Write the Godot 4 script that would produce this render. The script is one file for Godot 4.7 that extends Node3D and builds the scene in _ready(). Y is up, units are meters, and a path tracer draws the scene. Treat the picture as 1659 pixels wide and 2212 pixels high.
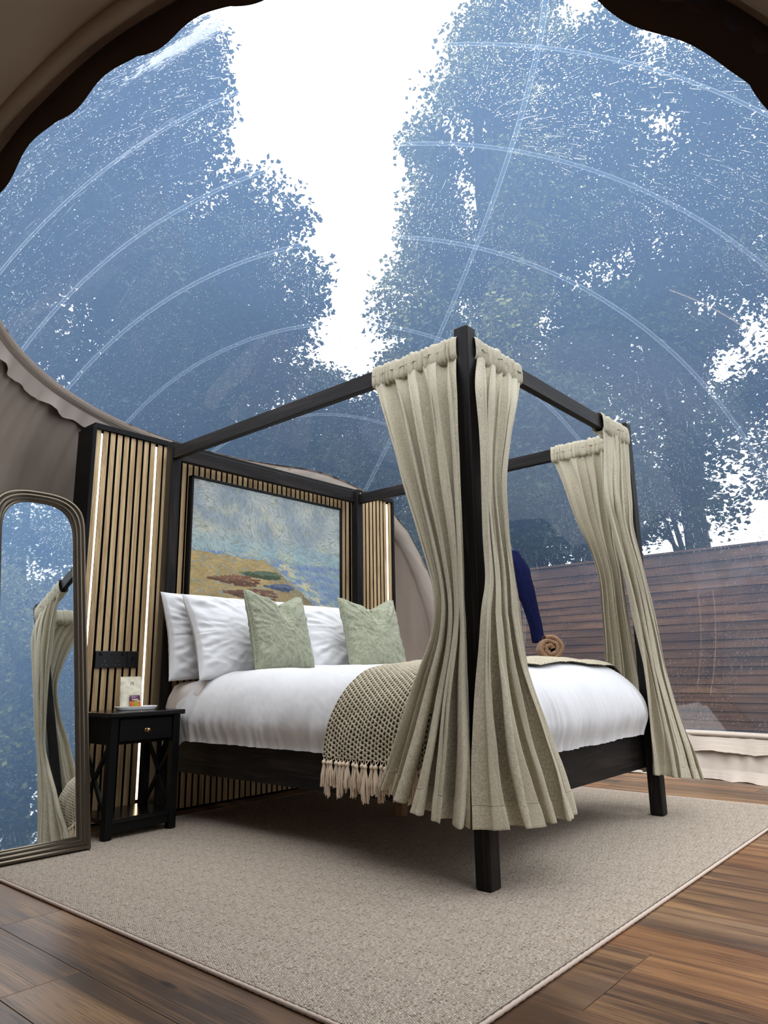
extends Node3D
# A four-poster bed inside a clear bubble lodge, wet with rain, in a wood. Metres, y up.
# The bed's near foot post stands at the origin; +x runs along the foot of the bed, -z towards the headboard.

const C := Vector3(0.725, 1.059, -0.471)      # centre of the bubble
const R := 2.476                              # its radius
const EYE := Vector3(-2.0904, 0.7136, 1.3769)

var M := {}
var names := {}
var noise := FastNoiseLite.new()

func _ready():
	# ---- camera, sky, exposure
	var cam := Camera3D.new()
	cam.name = "camera"
	add_child(cam)
	cam.position = EYE
	cam.rotation = Vector3(0.21978, -0.85807, -0.01601)
	cam.fov = 71.712
	cam.near = 0.05
	cam.far = 200.0
	cam.current = true
	var sm := ProceduralSkyMaterial.new()
	sm.sky_top_color = Color(1.0, 1.0, 1.0)
	sm.sky_horizon_color = Color(0.70, 0.72, 0.74)
	sm.sky_curve = 0.6
	sm.ground_bottom_color = Color(0.25, 0.26, 0.22)
	sm.ground_horizon_color = Color(0.35, 0.36, 0.33)
	sm.sun_angle_max = 0.0
	var sky := Sky.new()
	sky.sky_material = sm
	var env := Environment.new()
	env.background_mode = Environment.BG_SKY
	env.sky = sky
	env.background_energy_multiplier = 4.0
	env.tonemap_mode = Environment.TONE_MAPPER_LINEAR
	env.tonemap_exposure = 1.12
	env.sdfgi_enabled = true
	env.ssao_enabled = true
	env.ssil_enabled = true
	var we := WorldEnvironment.new()
	we.name = "world_environment"
	we.environment = env
	add_child(we)
	noise.noise_type = FastNoiseLite.TYPE_SIMPLEX_SMOOTH
	noise.fractal_type = FastNoiseLite.FRACTAL_NONE
	noise.seed = 7
	noise.frequency = 1.0
	make_materials()
	# ---- the setting
	make_ground()
	make_floor()
	make_canvas_walls()
	make_tunnel()
	make_film()
	# ---- outside
	make_fence()
	make_trees()
	# ---- the room's things
	make_rug()
	make_slat_panels()
	make_bed()
	make_bedding()
	make_curtains()
	make_throw()
	make_towels()
	make_painting()
	make_nightstand()
	make_small_things()
	make_mirror()
	make_robe()

# ---------------------------------------------------------------- scene helpers
func numbered(called: String) -> String:
	if not names.has(called):
		names[called] = 0
		return called
	names[called] += 1
	return "%s_%03d" % [called, names[called]]

func thing(called: String, label: String, category: String, at := Vector3.ZERO, group := "") -> Node3D:
	var o := Node3D.new()
	o.name = numbered(called)
	add_child(o, true)
	o.position = at
	tag(o, label, category, group)
	return o

func tag(o: Node3D, label: String, category := "", group := "", kind := ""):
	if label: o.set_meta("label", label)
	if category: o.set_meta("category", category)
	if group: o.set_meta("group", group)
	if kind: o.set_meta("kind", kind)

func part(called: String, mesh: Mesh, mat: Material, parent: Node3D = null, at := Vector3.ZERO) -> MeshInstance3D:
	var o := MeshInstance3D.new()
	o.mesh = mesh
	o.material_override = mat
	o.position = at
	if parent == null:
		o.name = numbered(called)
		add_child(o, true)
	else:
		o.name = called
		parent.add_child(o, true)
	return o

func structure(called: String, label: String) -> Node3D:
	var o := Node3D.new()
	o.name = called
	add_child(o, true)
	o.set_meta("kind", "structure")
	o.set_meta("label", label)
	return o

func smooth(a: float, b: float, x: float) -> float:
	var t := clampf((x - a) / (b - a), 0.0, 1.0)
	return t * t * (3.0 - 2.0 * t)

# ---------------------------------------------------------------- mesh builder
class MB:
	var v := PackedVector3Array()
	var n := PackedVector3Array()
	var uv := PackedVector2Array()
	var ix := PackedInt32Array()

	func vert(p: Vector3, nn: Vector3, t: Vector2) -> int:
		v.append(p); n.append(nn); uv.append(t)
		return v.size() - 1

	# a triangle turned so that its front agrees with its normals (clockwise is front)
	func tri(a: int, b: int, c: int):
		var g := (v[c] - v[a]).cross(v[b] - v[a])
		if g.dot(n[a] + n[b] + n[c]) < 0.0:
			ix.append_array(PackedInt32Array([a, c, b]))
		else:
			ix.append_array(PackedInt32Array([a, b, c]))

	func quad(a: int, b: int, c: int, d: int):
		tri(a, b, c)
		tri(a, c, d)

	# a chamfered box; grain: the axis along which texture v runs
	func box(at: Vector3, size: Vector3, bevel := 0.002, grain := 1, shift := Vector2.ZERO, turn := Basis.IDENTITY):
		var h := size / 2.0
		var id := {}
		for f in 3:
			for s in [-1, 1]:
				for a in [-1, 1]:
					for b in [-1, 1]:
						var p := Vector3.ZERO
						var o1 := (f + 1) % 3
						var o2 := (f + 2) % 3
						p[f] = h[f] * s
						p[o1] = (h[o1] - bevel) * a
						p[o2] = (h[o2] - bevel) * b
						var nn := Vector3.ZERO
						nn[f] = s
						var sg := Vector3i.ZERO
						sg[f] = s; sg[o1] = a; sg[o2] = b
						var t: Vector2
						if f == grain:
							t = Vector2(p[o1], p[o2])
						else:
							t = Vector2(p[3 - f - grain] + s * 0.37 * (f + 1), p[grain])
						id[[f, sg]] = vert(at + turn * p, turn * nn, t + shift)
		for f in 3:
			var o1 := (f + 1) % 3
			var o2 := (f + 2) % 3
			for s in [-1, 1]:
				var q := []
				for ab in [[-1, -1], [1, -1], [1, 1], [-1, 1]]:
					var sg := Vector3i.ZERO
					sg[f] = s; sg[o1] = ab[0]; sg[o2] = ab[1]
					q.append(id[[f, sg]])
				quad(q[0], q[1], q[2], q[3])
		if bevel > 0.0:
			for f in 3:                       # edges that run along axis f
				var o1 := (f + 1) % 3
				var o2 := (f + 2) % 3
				for a in [-1, 1]:
					for b in [-1, 1]:
						var s0 := Vector3i.ZERO
						s0[f] = -1; s0[o1] = a; s0[o2] = b
						var s1 := s0
						s1[f] = 1
						quad(id[[o1, s0]], id[[o1, s1]], id[[o2, s1]], id[[o2, s0]])
			for sx in [-1, 1]:
				for sy in [-1, 1]:
					for sz in [-1, 1]:
						var sg := Vector3i(sx, sy, sz)
						tri(id[[0, sg]], id[[1, sg]], id[[2, sg]])

	# a smooth sheet through rows x cols points
	func grid(p: PackedVector3Array, t: PackedVector2Array, rows: int, cols: int, wrap := false, flip := false):
		var b := v.size()
		var nn := PackedVector3Array()
		nn.resize(rows * cols)
		var tris := PackedInt32Array()
		for i in rows - 1:
			for j in cols - 1:
				var a := i * cols + j
				for k in [[a, a + 1, a + cols], [a + 1, a + cols + 1, a + cols]]:
					var k0: int = k[0]
					var k1: int = k[2] if flip else k[1]
					var k2: int = k[1] if flip else k[2]
					var g := (p[k2] - p[k0]).cross(p[k1] - p[k0])
					nn[k0] += g; nn[k1] += g; nn[k2] += g
					tris.append(b + k0); tris.append(b + k1); tris.append(b + k2)
		if wrap:
			for i in rows:
				var s := nn[i * cols] + nn[i * cols + cols - 1]
				nn[i * cols] = s
				nn[i * cols + cols - 1] = s
		for i in nn.size():
			nn[i] = nn[i].normalized() if nn[i].length_squared() > 1e-20 else Vector3.UP
		v.append_array(p); n.append_array(nn); uv.append_array(t); ix.append_array(tris)

	# a tube along a path with a radius at each point, capped
	func tube(path: PackedVector3Array, rad: PackedFloat32Array, sides := 8, cap := true, up := Vector3.UP):
		var b := v.size()
		var k := path.size()
		var along := 0.0
		var ref := up
		for i in k:
			var d := (path[mini(i + 1, k - 1)] - path[maxi(i - 1, 0)]).normalized()
			if i > 0: along += path[i].distance_to(path[i - 1])
			if absf(d.dot(ref)) > 0.95: ref = Vector3.RIGHT if absf(d.x) < 0.9 else Vector3.BACK
			var x := d.cross(ref).normalized()
			ref = x.cross(d).normalized()
			for j in sides + 1:
				var a := TAU * j / sides
				var o := x * cos(a) + ref * sin(a)
				vert(path[i] + o * rad[i], o, Vector2(float(j) / sides * TAU * rad[i], along))
		for i in k - 1:
			for j in sides:
				var a := b + i * (sides + 1) + j
				quad(a, a + 1, a + sides + 2, a + sides + 1)
		if cap:
			for e in [0, k - 1]:
				var d := (path[0] - path[1]).normalized() if e == 0 else (path[k - 1] - path[k - 2]).normalized()
				var m := vert(path[e], d, Vector2.ZERO)
				var r0 := v.size()
				for j in sides + 1:
					vert(v[b + e * (sides + 1) + j], d, Vector2.ZERO)
				for j in sides:
					tri(m, r0 + j, r0 + j + 1)

	# a closed profile turned about an axis through "at" along y of "turn"
	func lathe(profile: PackedVector2Array, at: Vector3, turn := Basis.IDENTITY, seg := 20):
		var p := PackedVector3Array()
		var t := PackedVector2Array()
		for q in profile:
			for j in seg + 1:
				var a := TAU * j / seg
				p.append(at + turn * Vector3(q.x * cos(a), q.y, q.x * sin(a)))
				t.append(Vector2(float(j) / seg, q.y))
		grid(p, t, profile.size(), seg + 1, true)

	# an outline in the plane of "turn" (x, y) pushed out by depth along its z, rounded by bevel
	func prism(outline: PackedVector2Array, at: Vector3, depth: float, turn := Basis.IDENTITY):
		var tr := Geometry2D.triangulate_polygon(outline)
		for s in [0, 1]:
			var b := v.size()
			var nn := turn * Vector3(0, 0, 1 if s else -1)
			for q in outline:
				vert(at + turn * Vector3(q.x, q.y, depth * s), nn, q)
			for i in range(0, tr.size(), 3):
				tri(b + tr[i], b + tr[i + 1], b + tr[i + 2])
		var k := outline.size()
		var mid := Vector2.ZERO
		for q in outline: mid += q / k
		for i in k:
			var p := outline[i]
			var q := outline[(i + 1) % k]
			var o := (q - p).orthogonal().normalized()
			if Geometry2D.is_point_in_polygon((p + q) / 2.0 + o * 1e-4, outline): o = -o
			var nn := turn * Vector3(o.x, o.y, 0)
			var a := vert(at + turn * Vector3(p.x, p.y, 0), nn, Vector2(p.distance_to(mid), 0))
			var b := vert(at + turn * Vector3(q.x, q.y, 0), nn, Vector2(q.distance_to(mid), 0))
			var c := vert(at + turn * Vector3(q.x, q.y, depth), nn, Vector2(q.distance_to(mid), depth))
			var d := vert(at + turn * Vector3(p.x, p.y, depth), nn, Vector2(p.distance_to(mid), depth))
			quad(a, b, c, d)

	func mesh() -> ArrayMesh:
		var a := []
		a.resize(Mesh.ARRAY_MAX)
		a[Mesh.ARRAY_VERTEX] = v
		a[Mesh.ARRAY_NORMAL] = n
		a[Mesh.ARRAY_TEX_UV] = uv
		a[Mesh.ARRAY_INDEX] = ix
		var m := ArrayMesh.new()
		m.add_surface_from_arrays(Mesh.PRIMITIVE_TRIANGLES, a)
		return m

func one_box(at: Vector3, size: Vector3, bevel := 0.002, grain := 1, shift := Vector2.ZERO, turn := Basis.IDENTITY) -> ArrayMesh:
	var b := MB.new()
	b.box(at, size, bevel, grain, shift, turn)
	return b.mesh()

# ---------------------------------------------------------------- materials
func mat(called: String, color: Color, rough := 0.8, more := {}) -> StandardMaterial3D:
	var m := StandardMaterial3D.new()
	m.resource_name = called
	m.albedo_color = color.linear_to_srgb()
	m.roughness = rough
	m.cull_mode = BaseMaterial3D.CULL_DISABLED
	for k in more: m.set(k, more[k])
	M[called] = m
	return m

func picture(w: int, h: int, paint: Callable) -> ImageTexture:
	var im := Image.create_empty(w, h, false, Image.FORMAT_RGB8)
	for y in h:
		for x in w:
			im.set_pixel(x, y, paint.call(float(x) / w, float(y) / h))
	return ImageTexture.create_from_image(im)

func relief(w: int, h: int, paint: Callable) -> ImageTexture:
	var data := PackedByteArray()
	data.resize(w * h)
	for y in h:
		for x in w:
			data[y * w + x] = int(clampf(paint.call(float(x) / w, float(y) / h), 0.0, 1.0) * 255.0)
	var im := Image.create_from_data(w, h, false, Image.FORMAT_L8, data)
	im.convert(Image.FORMAT_RGB8)
	return ImageTexture.create_from_image(im)

# noise that repeats over the unit square: taken on two circles
func loopn(u: float, v: float, fu: float, fv: float, z := 0.0) -> float:
	# the two halves are faded into each other so that the picture's edges meet
	var a := noise.get_noise_3d(u * fu, v * fv, z)
	var b := noise.get_noise_3d((u - 1.0) * fu, v * fv, z)
	var c := noise.get_noise_3d(u * fu, (v - 1.0) * fv, z)
	var d := noise.get_noise_3d((u - 1.0) * fu, (v - 1.0) * fv, z)
	var s := smooth(0.7, 1.0, u)
	var t := smooth(0.7, 1.0, v)
	return lerpf(lerpf(a, b, s), lerpf(c, d, s), t)

func wood_picture(w: int, h: int, dark: Color, mid: Color, light: Color, bands: float, z: float, knots := 0) -> ImageTexture:
	var spots := []
	var rng := RandomNumberGenerator.new()
	rng.seed = int(z * 100) + 5
	for i in knots: spots.append(Vector2(rng.randf_range(0.1, 0.65), rng.randf_range(0.1, 0.65)))
	return picture(w, h, func(u: float, v: float) -> Color:
		var bend := 0.0
		var knot := 0.0
		for s in spots:
			var d := Vector2((u - s.x) * 1.0, (v - s.y) * 4.0 * h / (4.0 * w) * 0.55)
			var q := d.length()
			bend += 0.10 * exp(-q * q * 60.0) * signf(u - s.x + 1e-5)
			knot = maxf(knot, 1.0 - smooth(0.012, 0.03, q))
		var warp := loopn(u, v, 2.2, 1.1, z) * 0.16 + bend
		var a := loopn(u + warp, v, bands, 0.9, z + 3.0)                  # broad bands
		var ring := sin((u + warp * 1.6) * bands * 7.0 + loopn(u, v, 3.0, 1.6, z + 7.0) * 5.0)
		var fine := loopn(u, v, 90.0, 3.0, z + 9.0)
		var pore := loopn(u, v, 160.0, 9.0, z + 11.0)
		var t := clampf(0.5 + a * 0.52 + ring * 0.17 + fine * 0.30, 0.0, 1.0)
		var c := dark.lerp(mid, smooth(0.05, 0.55, t)).lerp(light, smooth(0.55, 1.0, t))
		c = c.darkened(0.35 * smooth(0.35, 0.7, pore))
		return c.lerp(dark.darkened(0.6), knot * 0.85))

func make_materials():
	var wal := Color(0.105, 0.062, 0.042).linear_to_srgb()
	mat("light_block_slab", Color(0.03, 0.025, 0.02), 0.9)
	for i in 4:
		var m := mat("walnut_%d" % i, Color(0.78, 0.765, 0.76), 0.36, {"metallic_specular": 0.42})
		m.albedo_texture = wood_picture(256, 512, [Color(0.29, 0.205, 0.145), Color(0.32, 0.225, 0.155), Color(0.27, 0.20, 0.155), Color(0.32, 0.215, 0.14)][i], [Color(0.47, 0.345, 0.23), Color(0.50, 0.37, 0.245), Color(0.43, 0.325, 0.235), Color(0.52, 0.36, 0.225)][i], [Color(0.61, 0.475, 0.32), Color(0.64, 0.50, 0.345), Color(0.57, 0.45, 0.33), Color(0.65, 0.48, 0.305)][i], 3.2, 11.0 * i + 2.0, 2)
		m.uv1_scale = Vector3(2.5, 0.62, 1)
	var dk := wood_picture(256, 256, Color(0.055, 0.046, 0.043), Color(0.095, 0.080, 0.075), Color(0.165, 0.138, 0.128), 4.0, 61.0)
	mat("stained_wood", Color(1, 1, 1), 0.55, {"albedo_texture": dk, "uv1_scale": Vector3(7, 1.4, 1), "metallic_specular": 0.28})
	mat("black_paint", Color(0.004, 0.004, 0.004), 0.45, {"metallic_specular": 0.28})
	mat("black_gloss", Color(0.004, 0.004, 0.0045), 0.18, {"metallic_specular": 0.4})
	mat("black_felt", Color(0.006, 0.005, 0.005), 0.95, {"metallic_specular": 0.2})
	mat("black_plastic", Color(0.008, 0.008, 0.009), 0.3)
	mat("socket_pin", Color(0.16, 0.15, 0.14), 0.3, {"metallic": 0.8})
	for i in 3:
		var ok := wood_picture(128, 512, Color(0.66, 0.53, 0.39), Color(0.77, 0.645, 0.49), Color(0.84, 0.73, 0.58), 2.2, 31.0 + i * 5.0)
		mat("oak_%d" % i, Color(0.93, 0.95, 0.86), 0.55, {"albedo_texture": ok, "uv1_scale": Vector3(9, 0.9, 1)})
	mat("pine", Color(0.36, 0.2, 0.1), 0.6)
	# cloth
	var weave := relief(256, 256, func(u: float, v: float) -> float:
		var a := absf(sin(u * PI * 64.0)) * (0.75 + 0.5 * loopn(u, v, 8.0, 60.0, 4.0))
		var b := absf(sin(v * PI * 64.0)) * (0.75 + 0.5 * loopn(u, v, 60.0, 8.0, 8.0))
		return 0.5 * maxf(a, b) + 0.25 * (a + b) * 0.5)
	var linen := picture(256, 256, func(u: float, v: float) -> Color:
		var q := 0.5 + 0.55 * loopn(u, v, 120.0, 14.0, 1.0) + 0.35 * loopn(u, v, 12.0, 130.0, 2.0) + 0.3 * loopn(u, v, 90.0, 90.0, 3.0)
		return Color(0.60, 0.565, 0.48).lerp(Color(0.79, 0.755, 0.665), clampf(q, 0.0, 1.0)))
	mat("linen", Color(1, 1, 1), 0.92, {"albedo_texture": linen, "uv1_scale": Vector3(6, 6, 1), "heightmap_enabled": true, "heightmap_texture": weave, "heightmap_scale": 0.08, "backlight_enabled": true, "backlight": Color(0.22, 0.2, 0.15), "rim_enabled": true, "rim": 0.25, "rim_tint": 0.6})
	mat("white_cotton", Color(0.60, 0.595, 0.60), 0.9, {"rim_enabled": true, "rim": 0.15})
	mat("white_sheet", Color(0.66, 0.60, 0.57), 0.9)
	var sage := picture(256, 256, func(u: float, v: float) -> Color:
		var q := 0.5 + 0.6 * loopn(u, v, 100.0, 10.0, 21.0) + 0.5 * loopn(u, v, 14.0, 120.0, 22.0)
		return Color(0.42, 0.43, 0.355).lerp(Color(0.66, 0.67, 0.575), clampf(q, 0.0, 1.0)))
	mat("sage_cloth", Color(1, 1, 1), 0.9, {"albedo_texture": sage, "uv1_scale": Vector3(7, 7, 1), "heightmap_enabled": true, "heightmap_texture": weave, "heightmap_scale": 0.06, "rim_enabled": true, "rim": 0.2})
	mat("sage_piping", Color(0.27, 0.30, 0.22), 0.9)
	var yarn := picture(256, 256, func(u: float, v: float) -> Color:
		# pale oat yarn, with a dark olive arrowhead coloured into the hollow of each cell
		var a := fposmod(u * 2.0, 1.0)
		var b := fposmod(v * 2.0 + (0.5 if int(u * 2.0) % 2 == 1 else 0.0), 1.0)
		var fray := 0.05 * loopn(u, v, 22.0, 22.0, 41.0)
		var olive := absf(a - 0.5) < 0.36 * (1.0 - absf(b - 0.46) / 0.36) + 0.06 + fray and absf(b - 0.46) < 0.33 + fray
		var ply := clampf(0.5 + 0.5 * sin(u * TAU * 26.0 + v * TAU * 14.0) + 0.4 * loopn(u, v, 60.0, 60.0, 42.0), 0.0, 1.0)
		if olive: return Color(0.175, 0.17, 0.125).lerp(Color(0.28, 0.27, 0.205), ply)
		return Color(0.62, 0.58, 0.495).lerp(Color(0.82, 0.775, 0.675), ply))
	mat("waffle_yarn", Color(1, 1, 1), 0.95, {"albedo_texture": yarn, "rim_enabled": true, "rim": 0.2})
	mat("fringe", Color(0.68, 0.55, 0.41), 0.95)
	var plush := relief(256, 256, func(u: float, v: float) -> float: return 0.5 + 0.5 * loopn(u, v, 40.0, 40.0, 51.0) + 0.3 * loopn(u, v, 90.0, 90.0, 52.0))
	mat("tan_towel", Color(0.33, 0.185, 0.10), 0.95, {"heightmap_enabled": true, "heightmap_texture": plush, "heightmap_scale": 0.5, "uv1_scale": Vector3(5, 5, 1), "rim_enabled": true, "rim": 0.6})
	var wf := relief(128, 128, func(u: float, v: float) -> float: return 0.5 + 0.25 * cos(u * TAU * 8.0) + 0.25 * cos(v * TAU * 8.0))
	mat("navy_waffle", Color(0.007, 0.009, 0.042), 0.9, {"heightmap_enabled": true, "heightmap_texture": wf, "heightmap_scale": 0.5, "uv1_scale": Vector3(12, 12, 1), "metallic_specular": 0.15})
	# rug: rows of wool loops, oat with brown flecks between
	var loops := relief(512, 512, func(u: float, v: float) -> float:
		var row := floorf(v * 32.0)
		var uu := u * 32.0 + (0.5 if int(row) % 2 == 1 else 0.0)
		var j := 0.25 * noise.get_noise_2d(floorf(fposmod(uu, 32.0)) * 7.3, row * 5.1)
		var d := Vector2((fposmod(uu, 1.0) - 0.5 + j) * 1.0, (fposmod(v * 32.0, 1.0) - 0.5 + j * 0.6) * 1.15).length()
		return clampf(1.1 - d * 1.9, 0.0, 1.0))
	var wool := picture(512, 512, func(u: float, v: float) -> Color:
		# every loop is spun of its own mix of oat and brown wool
		var row := floorf(v * 32.0)
		var uu := u * 32.0 + (0.5 if int(row) % 2 == 1 else 0.0)
		var cell := Vector2(floorf(fposmod(uu, 32.0)), row)
		var tone := 0.5 + 0.55 * noise.get_noise_2d(cell.x * 13.7 + 3.0, cell.y * 11.9) + 0.25 * loopn(u, v, 150.0, 150.0, 33.0)
		var c := Color(0.665, 0.60, 0.53).lerp(Color(0.84, 0.785, 0.715), clampf(tone, 0.0, 1.0))
		return c.lerp(Color(0.50, 0.41, 0.34), smooth(0.58, 0.75, noise.get_noise_2d(cell.x * 17.3 + 50.0, cell.y * 19.1)) * 0.7))
	mat("rug_wool", Color(1, 1, 1), 0.97, {"albedo_texture": wool, "uv1_scale": Vector3(5.2, 5.2, 1), "heightmap_enabled": true, "heightmap_texture": loops, "heightmap_scale": 0.6})
	mat("rug_binding", Color(0.50, 0.40, 0.33), 0.95)
	# lodge skin
	var dirt := relief(256, 256, func(u: float, v: float) -> float: return 0.5 + 0.35 * loopn(u, v, 5.0, 5.0, 71.0) + 0.15 * loopn(u, v, 21.0, 21.0, 72.0))
	mat("canvas", Color(0.30, 0.235, 0.185), 0.6, {"heightmap_enabled": true, "heightmap_texture": dirt, "heightmap_scale": 0.25, "metallic_specular": 0.4})
	mat("canvas_trim", Color(0.40, 0.33, 0.275), 0.55, {"metallic_specular": 0.4})
	mat("cream_canvas", Color(0.52, 0.44, 0.365), 0.6, {"heightmap_enabled": true, "heightmap_texture": dirt, "heightmap_scale": 0.25})
	mat("porch_canvas", Color(0.50, 0.41, 0.32), 0.6, {"heightmap_enabled": true, "heightmap_texture": dirt, "heightmap_scale": 0.25})
	mat("brown_valance", Color(0.09, 0.055, 0.04), 0.7)
	mat("film_gloss", Color(1, 1, 1, 0.0), 0.02, {"transparency": BaseMaterial3D.TRANSPARENCY_ALPHA, "metallic_specular": 0.5})
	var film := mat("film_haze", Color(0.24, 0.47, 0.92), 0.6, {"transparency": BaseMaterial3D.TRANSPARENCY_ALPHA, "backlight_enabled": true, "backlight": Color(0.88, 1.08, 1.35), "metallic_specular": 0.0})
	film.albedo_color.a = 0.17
	var seam := mat("film_seam", Color(0.62, 0.72, 0.85), 0.5, {"transparency": BaseMaterial3D.TRANSPARENCY_ALPHA, "backlight_enabled": true, "backlight": Color(0.7, 0.85, 1)})
	seam.albedo_color.a = 0.10
	mat("seam_ridge", Color(0.75, 0.85, 0.95), 0.3, {"transparency": BaseMaterial3D.TRANSPARENCY_ALPHA, "backlight_enabled": true, "backlight": Color(1, 1, 1)}).albedo_color.a = 0.22
	mat("rain_drop", Color(1, 1, 1, 0.0), 0.0, {"refraction_enabled": true, "refraction_scale": 0.033})
	# outside
	mat("soil", Color(0.035, 0.045, 0.02), 1.0)
	for i in 3:
		var fb := wood_picture(256, 256, Color(0.30, 0.21, 0.15), Color(0.41, 0.295, 0.215), Color(0.52, 0.385, 0.28), 1.3, 81.0 + 4.0 * i, 1)
		mat("fence_board_%d" % i, [Color(0.76, 0.68, 0.58), Color(0.60, 0.54, 0.47), Color(0.69, 0.61, 0.52)][i], 0.85, {"albedo_texture": fb, "uv1_scale": Vector3(6, 0.7, 1)})
	mat("bark", Color(0.05, 0.04, 0.032), 0.95)
	mat("leaf", Color(1, 1, 1), 0.6, {"vertex_color_use_as_albedo": true, "backlight_enabled": true, "backlight": Color(0.5, 0.5, 0.5), "metallic_specular": 0.3})
	# small things
	mat("mirror_glass", Color(0.82, 0.86, 0.86), 0.015, {"metallic": 1.0})
	mat("bronze", Color(0.13, 0.108, 0.08), 0.30, {"metallic": 0.85})
	mat("steel", Color(0.6, 0.6, 0.6), 0.3, {"metallic": 1.0})
	mat("brass", Color(0.42, 0.25, 0.12), 0.3, {"metallic": 1.0})
	mat("white_china", Color(0.82, 0.82, 0.82), 0.15)
	mat("led", Color(1, 1, 1), 0.5, {"emission_enabled": true, "emission": Color(1.0, 0.90, 0.74), "emission_energy_multiplier": 2.6})
	mat("thread", Color(0.42, 0.39, 0.31), 0.95)

# ---------------------------------------------------------------- the setting
func make_ground():
	var b := MB.new()
	var p := PackedVector3Array()
	var t := PackedVector2Array()
	var k := 60
	for i in k + 1:
		for j in k + 1:
			var x := -45.0 + 100.0 * j / k
			var z := -50.0 + 100.0 * i / k
			p.append(Vector3(x, -0.16 + 0.05 * noise.get_noise_2d(x * 0.3, z * 0.3), z))
			t.append(Vector2(x, z))
	b.grid(p, t, k + 1, k + 1, false, true)
	if b.n[0].y < 0: b = b
	var o := part("ground", b.mesh(), M.soil)
	tag(o, "dark leaf-strewn woodland floor outside the bubble", "", "", "structure")
	# blades of grass: one mass nobody could count
	var g := MB.new()
	for i in 3:
		var a := i * 2.1
		var d := Vector3(cos(a), 0, sin(a))
		var w := d.cross(Vector3.UP) * 0.006
		var s := g.vert(-w + d * 0.01, d, Vector2.ZERO)
		g.vert(w + d * 0.01, d, Vector2.ZERO)
		g.vert(w * 0.7 + d * 0.03 + Vector3(0, 0.07, 0), d, Vector2.ZERO)
		g.vert(-w * 0.7 + d * 0.03 + Vector3(0, 0.07, 0), d, Vector2.ZERO)
		g.vert(d * 0.075 + Vector3(0, 0.12, 0), d, Vector2.ZERO)
		g.quad(s, s + 1, s + 2, s + 3)
		g.tri(s + 3, s + 2, s + 4)
	var rng := RandomNumberGenerator.new()
	rng.seed = 99
	var mm := MultiMesh.new()
	mm.transform_format = MultiMesh.TRANSFORM_3D
	mm.use_colors = true
	mm.mesh = g.mesh()
	mm.instance_count = 30000
	for i in 30000:
		var q := Vector3.ZERO
		while true:
			q = Vector3(rng.randf_range(-3.5, 8.0), -0.16, rng.randf_range(-3.0, 11.0))
			if Vector2(q.x - C.x, q.z - C.z).length() > R + 0.15 and (q.z > 1.2 or q.x > 3.2): break
		mm.set_instance_transform(i, Transform3D(Basis.from_euler(Vector3(0, rng.randf() * TAU, 0)).scaled(Vector3.ONE * rng.randf_range(0.8, 1.6)), q))
		mm.set_instance_color(i, Color(0.05, 0.11, 0.025).lerp(Color(0.12, 0.17, 0.05), rng.randf()))
	var gi := MultiMeshInstance3D.new()
	gi.name = "grass"
	gi.multimesh = mm
	gi.material_override = M.leaf
	add_child(gi, true)
	tag(gi, "short green grass around the outside of the bubble", "grass", "", "stuff")

func make_floor():
	var f := structure("floor", "walnut plank floor of the bubble lodge")
	var b := MB.new()
	var disc := PackedVector2Array()
	for i in 72: disc.append(Vector2(cos(TAU * i / 72), sin(TAU * i / 72)) * 2.42)
	b.prism(disc, Vector3(C.x, -0.014, C.z), 0.12, Basis(Vector3.RIGHT, PI / 2.0))
	b.box(Vector3(-2.9, -0.075, 1.2), Vector3(4.6, 0.12, 5.0), 0.0)
	part("light_block_slab", b.mesh(), M.light_block_slab, f)  # added dark slab, unseen under the planks, keeps light from coming through
	var rng := RandomNumberGenerator.new()
	rng.seed = 4
	var w := 0.1935
	for k in range(-24, 15):
		var x0 := 0.24 + (k - 1) * w
		var z := -3.0 + fposmod(k * 0.517 + 0.26 * (k % 3), 1.28) - 1.28
		while z < 4.0:
			var z0 := z
			var z1 := z + 1.28
			z += 1.28
			# trimmed to the round base, or to the strip under the porch tube
			var xm := x0 + w / 2.0
			var dx := absf(xm - C.x)
			var lo := 1e9
			var hi := -1e9
			if dx < 2.36:
				var h := sqrt(2.36 * 2.36 - dx * dx)
				lo = C.z - h; hi = C.z + h
			if xm < -0.75 and xm > -4.6:
				lo = minf(lo, -1.2); hi = maxf(hi, 3.2)
			z0 = maxf(z0, lo); z1 = minf(z1, hi)
			if z1 - z0 < 0.05: continue
			var t := 0.014
			part("plank", one_box(Vector3(xm, -t / 2.0, (z0 + z1) / 2.0), Vector3(w - 0.0012, t, z1 - z0 - 0.0012), 0.0012, 2, Vector2(rng.randf() * 3.0, rng.randf() * 3.0)), M["walnut_%d" % rng.randi_range(0, 3)], f)

func on_ball(az: float, y: float, r: float) -> Vector3:
	# the point of the bubble's ball at that bearing (degrees, 0 towards -z, 90 towards +x) and height
	var h := sqrt(maxf(r * r - (y - C.y) * (y - C.y), 0.0))
	var a := deg_to_rad(az)
	return Vector3(C.x + sin(a) * h, y, C.z - cos(a) * h)

const ARCH_SIDE := 1.0
const WALL_TOP := [[-90, 2.21], [-52, 2.215], [-36, 2.2], [-18, 2.219], [8, 2.224], [18.7, 2.232], [22, 2.226], [25.2, 2.211], [29.1, 2.172], [31.8, 2.138], [34, 2.105], [37, 2.035], [40, 1.945], [43, 1.81], [45.3, 1.645], [47.1, 1.478], [48.7, 1.252], [49.7, 1.084], [50.4, 0.86], [50.9, 0.6], [51.2, 0.285]]

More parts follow.
